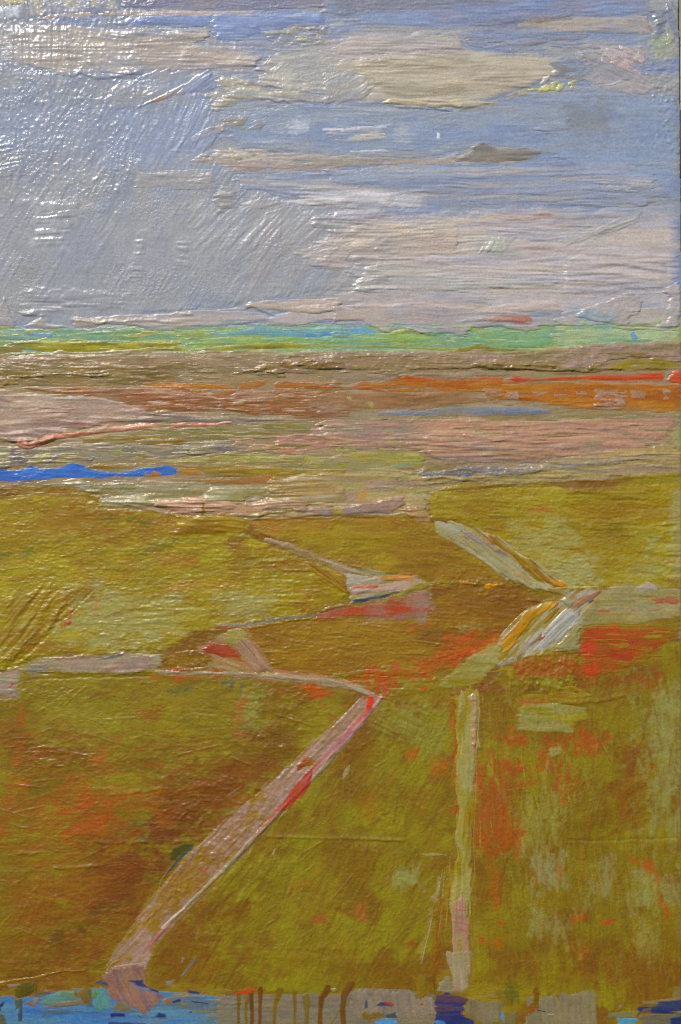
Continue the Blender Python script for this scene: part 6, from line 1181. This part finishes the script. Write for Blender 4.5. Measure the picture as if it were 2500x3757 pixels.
edge('Z',[(700,300),(740,290),(735,350),(720,360)],[(126,108,26)],'olive nick in the beige block',name='paint_fleck')
edge('Z',[(1060,432),(1230,420),(1242,472),(1070,482)],[(120,120,76),(112,124,96)],'green grey scrap at the lower right')
edge('Z',[(1108,600),(1120,452),(1150,470),(1260,470),(1275,600)],[(76,142,178),(90,148,160)],'light blue scrap at the lower right')
edge('Z',[(1135,402),(1150,375),(1160,382),(1148,405)],[(86,150,170)],'tiny turquoise nick at the lower right',name='paint_fleck')
edge('Z',[(1300,352),(1420,340),(1500,320),(1530,260),(1600,248),(1600,352),(1380,382),(1300,382)],[(128,116,70),(134,122,84)],'pale khaki ledge in the lower right corner')
edge('Z',[(1270,452),(1400,436),(1600,430),(1600,600),(1300,600)],[(106,102,80),(92,92,84)],'grey patch in the lower right corner')
edge('Z',[(1248,402),(1280,375),(1370,380),(1420,350),(1600,340),(1600,422),(1440,432),(1300,442),(1262,472)],[(40,54,108),(50,60,100)],'navy streak in the lower right corner')
edge('Z',[(1300,402),(1370,394),(1362,430),(1290,432)],[(100,96,82)],'grey chip in the navy streak',name='paint_fleck')
edge('Z',[(1488,500),(1500,460),(1600,450),(1600,600),(1500,600)],[(42,56,110)],'navy scrap at the lower right corner')

# ------------------------------------------------------------------ turn the layers into objects
root = bpy.data.objects.new('painting', None)
scn.collection.objects.link(root)
root.location = (0, 0, CZ - 1880 * S)
root['label'] = 'large unframed oil painting, grey blue sky over olive and ochre fields in thick paint'
root['category'] = 'painting'
BASEZ = root.location.z
# the panel follows the canvas outline, a touch inside the paint
xr0, xr1 = (2486 - 1250) * S, (2500 - 1250) * S
xl = (X0 + 6 - 1250) * S
zt, zb = CZ + (1878.5 - Y0 - 6) * S - BASEZ, CZ + (1878.5 - Y1 + 6) * S - BASEZ
v = [(xl, 0.0, zt), (xr0, 0.0, zt), (xr1, 0.0, zb), (xl, 0.0, zb), (xl, 0.006, zt), (xr0, 0.006, zt), (xr1, 0.006, zb), (xl, 0.006, zb)]
f = [(0, 3, 2, 1), (4, 5, 6, 7), (0, 1, 5, 4), (1, 2, 6, 5), (2, 3, 7, 6), (3, 0, 4, 7)]
link_mesh('canvas_panel', v, f, m_canvas, root)

def build_layer(i, Ly, parent):
    j0, j1, i0, i1 = Ly['sl']
    own = TOP[j0:j1, i0:i1] == i
    if own.sum() < 4: return None
    p_ = np.pad(own, 1)
    near = np.zeros_like(own)
    for a in range(3):
        for b in range(3):
            near |= p_[a:a + own.shape[0], b:b + own.shape[1]]
    ok = near & (Ly['L'] > -12)
    q = ok[:-1, :-1] & ok[1:, :-1] & ok[:-1, 1:] & ok[1:, 1:]
    o_ = own
    q &= (o_[:-1, :-1] | o_[1:, :-1] | o_[:-1, 1:] | o_[1:, 1:])
    jj, ii = np.nonzero(q)
    if len(jj) == 0: return None
    used = np.zeros(own.shape, bool)
    used[jj, ii] = used[jj + 1, ii] = used[jj, ii + 1] = used[jj + 1, ii + 1] = True
    idx = np.cumsum(used.ravel()).reshape(used.shape) - 1
    vj, vi = np.nonzero(used)
    nv = len(vj)
    co = np.empty((nv, 3), np.float32)
    co[:, 0] = (GX[i0 + vi] - 1250) * S
    co[:, 1] = -Ly['Z'][vj, vi] * S * 1.25 - 0.0004
    co[:, 2] = CZ + (1878.5 - GY[j0 + vj]) * S - BASEZ
    fc = np.stack([idx[jj, ii], idx[jj + 1, ii], idx[jj + 1, ii + 1], idx[jj, ii + 1]], 1).astype(np.int32)
    me = bpy.data.meshes.new(Ly['name'])
    nf = len(fc)
    me.vertices.add(nv); me.vertices.foreach_set('co', co.ravel())
    me.loops.add(nf * 4); me.loops.foreach_set('vertex_index', fc.ravel())
    me.polygons.add(nf); me.polygons.foreach_set('loop_start', np.arange(0, nf * 4, 4, dtype=np.int32))
    try: me.polygons.foreach_set('loop_total', np.full(nf, 4, np.int32))
    except Exception: pass
    me.update(calc_edges=True)
    me.polygons.foreach_set('use_smooth', np.ones(nf, bool))
    ca = me.color_attributes.new('pigment', 'FLOAT_COLOR', 'POINT')
    c4 = np.empty((nv, 4), np.float32)
    c4[:, :3] = np.clip(Ly['C'][vj, vi], 0.002, 0.9); c4[:, 3] = np.clip(Ly['G'][vj, vi], 0.16, 0.7)
    ca.data.foreach_set('color', c4.ravel())
    me.materials.append(Ly['mat'])
    o = bpy.data.objects.new(Ly['name'], me)
    scn.collection.objects.link(o)
    o.parent = parent
    if Ly['label']: o['label'] = Ly['label']
    if Ly['stuff']: o['kind'] = 'stuff'
    return o

areas = {}
NT = 0
for i, Ly in enumerate(LAYERS):
    if Ly['par'] is None:
        o = build_layer(i, Ly, root); areas[Ly['name']] = o or root
    else:
        o = build_layer(i, Ly, areas.get(Ly['par'], root))
    if o: NT += 2 * len(o.data.polygons)
print('layers', len(LAYERS), 'triangles', NT)
